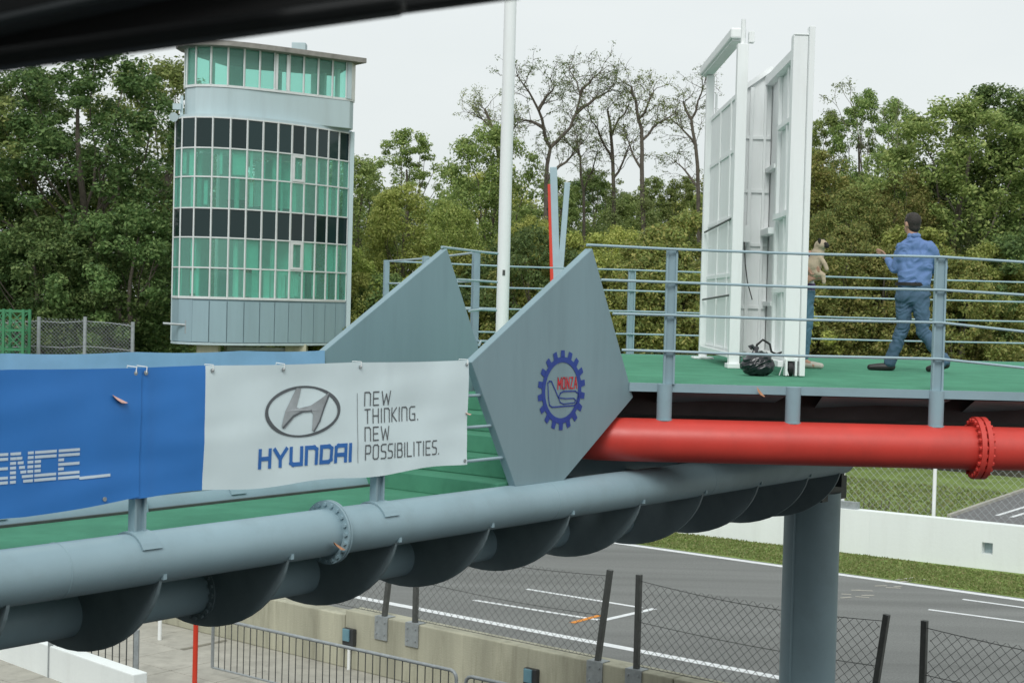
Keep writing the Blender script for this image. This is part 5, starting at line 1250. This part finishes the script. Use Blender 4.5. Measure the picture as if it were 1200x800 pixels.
def woman():
    wp = atz(933, 431, DZ); t = thing('person', 'person in striped top and jeans half hidden behind the white panel, holding a pug', 'person', (wp.x, wp.y, DZ))
    V = Vector
    hc = V((0.0, 0.03, 1.50)); shL, shR = V((-0.17, 0.04, 1.27)), V((0.15, -0.05, 1.27))
    elR, haR = V((0.19, -0.16, 1.02)), V((0.10, -0.25, 1.0)); elL, haL = V((-0.18, -0.1, 1.02)), V((0.04, -0.26, 1.10))
    hpL, hpR = V((-0.08, 0.03, 0.82)), V((0.08, -0.02, 0.82)); knL, knR = V((-0.07, 0.03, 0.46)), V((0.10, -0.03, 0.46)); anL, anR = V((-0.07, 0.06, 0.08)), V((0.085, 0.0, 0.08))
    body = [(hc + UP * 0.02, (0.072, 0.09, 0.10), (0, 0, 0)), (hc - UP * 0.055 + V((0.015, -0.025, 0)), (0.052, 0.06, 0.06), (0, 0, 0)), (hc + V((0.01, -0.095, -0.02)), hc + V((0.01, -0.1, -0.035)), 0.011, 0.014), (hc - UP * 0.06, V((0, 0, 1.28)), 0.045, 0.05),
            (hc + V((0.075, 0.01, 0)), (0.012, 0.02, 0.03), (0, 0, 0)), (hc + V((-0.075, 0.01, 0)), (0.012, 0.02, 0.03), (0, 0, 0)),
            (V((0, 0, 1.25)), V((0, 0, 0.9)), 0.09, 0.1), (shL, V((0, 0, 1.28)), 0.045, 0.05), (shR, V((0, 0, 1.28)), 0.045, 0.05), (shR, elR, 0.045, 0.038), (elR, haR, 0.038, 0.026), (shL, elL, 0.045, 0.038), (elL, haL, 0.038, 0.026),
            (V((0, 0, 0.9)), hpL, 0.1, 0.07), (V((0, 0, 0.9)), hpR, 0.1, 0.07), (hpL, knL, 0.06, 0.045), (knL, anL, 0.045, 0.033), (hpR, knR, 0.06, 0.045), (knR, anR, 0.045, 0.033), (anL, anL + V((0.03, -0.12, -0.045)), 0.035, 0.025), (anR, anR + V((0.1, -0.08, -0.045)), 0.035, 0.025)]
    hand(body, haR, (-1, -0.15, 0.1), (0, 0, 1), 0.9, 0.5); hand(body, haL, (1, -0.2, 0.05), (0, 0, 1), 0.9, 0.5)
    blob_mesh('body', body, 0.009, 'skin', t, 2)
    blob_mesh('hair', [(hc + UP * 0.03 + V((0, 0.02, 0)), (0.085, 0.095, 0.095), (0, 0, 0)), (hc + V((0.055, 0.04, 0)), hc + V((0.06, 0.06, -0.2)), 0.045, 0.03), (hc + V((-0.055, 0.04, 0)), hc + V((-0.06, 0.06, -0.2)), 0.045, 0.03), (hc + V((0, 0.07, 0)), hc + V((0, 0.09, -0.22)), 0.06, 0.04)], 0.010, 'hair_brown', t, 2, 0.008, 40)
    blob_mesh('top', [(V((-0.08, 0, 1.22)), V((0.08, -0.01, 1.22)), 0.105, 0.105), (V((-0.06, 0, 1.0)), V((0.07, -0.01, 1.0)), 0.105, 0.105), (V((-0.07, 0, 0.9)), V((0.08, -0.01, 0.9)), 0.11, 0.11), (shL, elL.lerp(shL, 0.5), 0.062, 0.06), (shR, elR.lerp(shR, 0.5), 0.062, 0.06)], 0.011, 'shirt_striped', t, 3, 0.012, 12)
    blob_mesh('jeans', [(V((-0.07, 0.01, 0.86)), V((0.08, -0.01, 0.86)), 0.108, 0.108), (hpL, knL, 0.095, 0.066), (knL, anL + UP * 0.03, 0.066, 0.048), (hpR, knR, 0.098, 0.068), (knR, anR + UP * 0.03, 0.068, 0.05)], 0.011, 'jeans_light', t, 3, 0.012, 12)
    for an, d in ((anL, V((0.3, -0.8, 0))), (anR, V((0.85, -0.5, 0)))):
        h_ = V((an.x, an.y, 0.045)); toe = h_ + d.normalized() * 0.2; toe.z = 0.034
        blob_mesh('shoe', [(h_, h_.lerp(toe, 0.5), 0.042, 0.043), (h_.lerp(toe, 0.5), toe, 0.043, 0.032)], 0.009, 'shoe_pale', t, 2)
    # the pug, held in the arms
    d = thing('pug', 'small fawn pug with black muzzle held in the arms of the half hidden person', 'dog', (wp.x + 0.12, wp.y - 0.22, DZ + 1.02))
    b0 = [(V((0.0, 0, 0.12)), V((0.04, 0.0, 0.26)), 0.085, 0.075), (V((0.0, 0.01, 0.05)), V((0.0, 0, 0.14)), 0.075, 0.085), (V((0.05, -0.01, 0.30)), V((0.055, -0.015, 0.345)), 0.06, 0.062), (V((0.07, -0.05, 0.36)), (0.062, 0.06, 0.055), (0, 0, 0)),
          (V((0.05, -0.06, 0.22)), V((0.10, -0.09, 0.15)), 0.03, 0.024), (V((0.10, -0.09, 0.15)), V((0.125, -0.10, 0.09)), 0.024, 0.022), (V((0.08, 0.03, 0.21)), V((0.13, 0.0, 0.13)), 0.03, 0.022), (V((0.13, 0, 0.13)), V((0.14, -0.01, 0.08)), 0.022, 0.022),
          (V((0.03, -0.04, 0.05)), V((0.09, -0.08, 0.02)), 0.045, 0.03), (V((0.09, -0.08, 0.02)), V((0.10, -0.09, -0.06)), 0.026, 0.022), (V((-0.06, 0.05, 0.06)), V((-0.09, 0.07, 0.1)), 0.022, 0.015)]
    blob_mesh('body', b0, 0.008, 'fur_fawn', d, 2, 0.004, 30)
    blob_mesh('muzzle', [(V((0.115, -0.085, 0.345)), (0.032, 0.032, 0.028), (0, 0, 0)), (V((0.10, -0.095, 0.365)), (0.024, 0.02, 0.02), (0, 0, 0)), (V((0.125, -0.06, 0.365)), (0.02, 0.02, 0.02), (0, 0, 0))], 0.006, 'fur_black', d, 1)
    for e_ in (V((0.035, -0.085, 0.395)), V((0.10, 0.0, 0.395))):
        blob_mesh('ear', [(e_ + UP * 0.012, e_ - UP * 0.025 + V((0.004, -0.008, 0)), 0.02, 0.012)], 0.006, 'fur_black', d, 1)
woman()
# black rubbish bag with a hose loop
bp_ = atz(889, 441, DZ)
bag = thing('rubbish_bag', 'black plastic bag lying on the deck at the foot of the white panel', 'bag', (bp_.x, bp_.y + 0.1, DZ))
blob_mesh('sack', [(Vector((0, 0, 0.105)), (0.165, 0.13, 0.11), (0, 0, 0)), (Vector((0.05, 0, 0.15)), (0.09, 0.1, 0.09), (0, 0, 0)), (Vector((-0.02, 0.02, 0.2)), Vector((-0.01, 0.03, 0.26)), 0.04, 0.025)], 0.009, 'black_bag', bag, 2, 0.032, 13)
mbk = MB(); mbk.tube([Vector((-0.02, 0.03, 0.25)), Vector((-0.05, 0.03, 0.29)), Vector((-0.07, 0.04, 0.27))], [0.015, 0.02, 0.03], 8); mbk.v = [v + Vector(bag.location) for v in mbk.v]; mbk.build('knot', 'black_bag', bag)
hp = [atp(880 + x, y, Vector((0, 15.25, 0)), Vector((0, 1, 0))) for x, y in ((6, 412), (7, 404), (14, 398), (22, 403), (24, 412), (30, 415), (40, 411), (46, 420), (44, 436), (40, 440))]
MB().tube(hp, 0.012, 8).build('hose', 'rubber', label='black looped hose above the plastic bag beside the panel foot', cat='hose')

# ================================================================== DRY LEAVES
def dleaf(P, size, m, label, dirv, tilt=0.3):
    d = Vector(dirv).normalized(); s_ = d.cross(Vector((0, -0.4, 1))).normalized(); n_ = d.cross(s_)
    mb = MB(); pr = [(-1, 0), (-0.5, 0.32), (0.1, 0.42), (0.7, 0.2), (1, 0), (0.7, -0.2), (0.1, -0.42), (-0.5, -0.32)]
    vs = [P + d * a * size / 2 + s_ * b * size / 2 + n_ * (abs(b) * tilt * size) for a, b in pr]
    vs = vs + [v + n_ * 0.001 for v in vs]; k = len(pr)
    mb.add(vs, [tuple(range(k)), tuple(range(2 * k - 1, k - 1, -1))] + [(i, (i + 1) % k, k + (i + 1) % k, k + i) for i in range(k)]).build('dry_leaf', m, label=label, cat='leaf')
dleaf(atp(398, 639, wk(0, -0.19, 0), PD), 0.13, 'dry_leaf', 'dry brown leaf caught on the bolts of the grey pipe flange', WD * 0.9 - UP * 0.5)
dleaf(atp(141, 467, wk(0, -0.078, 0), PD), 0.12, 'dry_leaf_pink', 'pinkish dry leaf stuck on the blue banner', WD * 0.9 - UP * 0.4)
dleaf(atp(892, 459, Vector((0, 12.92, 0)), Vector((0, 1, 0))), 0.11, 'dry_leaf', 'brown curled leaf hanging on the podium edge', Vector((0.6, 0, -0.7)))
dleaf(atp(549, 484, wk(0, -0.06, 0), PD), 0.07, 'dry_leaf_pink', 'tiny pink leaf at the right edge of the white banner', WD - UP * 0.2)

# ================================================================== NEAR WINDOW FRAME (top left)
wf = thing('window_frame', 'blurred black window frame slanting across the upper left corner', 'window frame', aty(250, 20, 1.5))
YF = 1.5
def bar(p, q, th_px, y0, depth, m, name, rnd_=0.006):
    a, b = aty(*p, y0 + depth), aty(*q, y0 + depth); h = th_px / FPX * y0; d = (b - a).normalized(); u = Vector((-d.z, 0, d.x)); u = u if u.z > 0 else -u
    MB().obox((a + b) / 2 + u * h / 2 - Vector((0, depth / 2, 0)), (b - a) / 2, u * h / 2, Vector((0, depth / 2, 0))).build(name, m, wf, bevel=rnd_)
bar((-330, 133), (478, 20), 22, YF, 0.045, 'frame_black', 'lower_bar', 0.008)
bar((-330, 122), (612, 0), 16, YF + 0.047, 0.03, 'frame_black', 'inner_bar', 0.004)
bar((-330, 112), (560, -12), 60, YF + 0.08, 0.02, 'rubber', 'gasket')
bar((-330, 118), (330, -28), 16, YF - 0.05, 0.045, 'frame_grey', 'upper_bar', 0.008)
bar((-330, 104), (480, -74), 300, YF + 0.047, 0.03, 'frame_black', 'hood_panel')

# ================================================================== PIT BUILDING (unseen, behind the viewpoint; height and dark doors set to shade the undersides)
pb_ = thing('unseen_pit_building', 'unseen low grey pit building where the walkway starts, shaped to block light', 'building', tk(-6, 0))
def bseg(nm, n0, n1, t0, t1, z0, z1, m): return MB().prism([tk(n0, t0, z0), tk(n1, t0, z0), tk(n1, t1, z0), tk(n0, t1, z0)], UP * (z1 - z0)).build(nm, m, pb_)
bseg('floor_slab', -12, -0.4, -45, 45, 4.6, 5.2, 'concrete'); bseg('roof', -12, -0.3, -45, 45, 8.6, 8.9, 'roof_slab'); bseg('back_wall', -12, -11.8, -45, 45, 0, 8.6, 'tower_wall')
for k in range(-9, 9):
    bseg('pier', -1.0, -0.45, k * 5 + 2.3, k * 5 + 2.7, 0, 8.6, 'concrete')
    bseg('garage_door', -0.8, -0.7, k * 5 - 2.28, k * 5 + 2.28, 0, 4.58, 'dark_metal')
    bseg('balustrade', -0.6, -0.5, k * 5 - 2.28, k * 5 + 2.28, 5.2, 6.1, 'tower_panel')
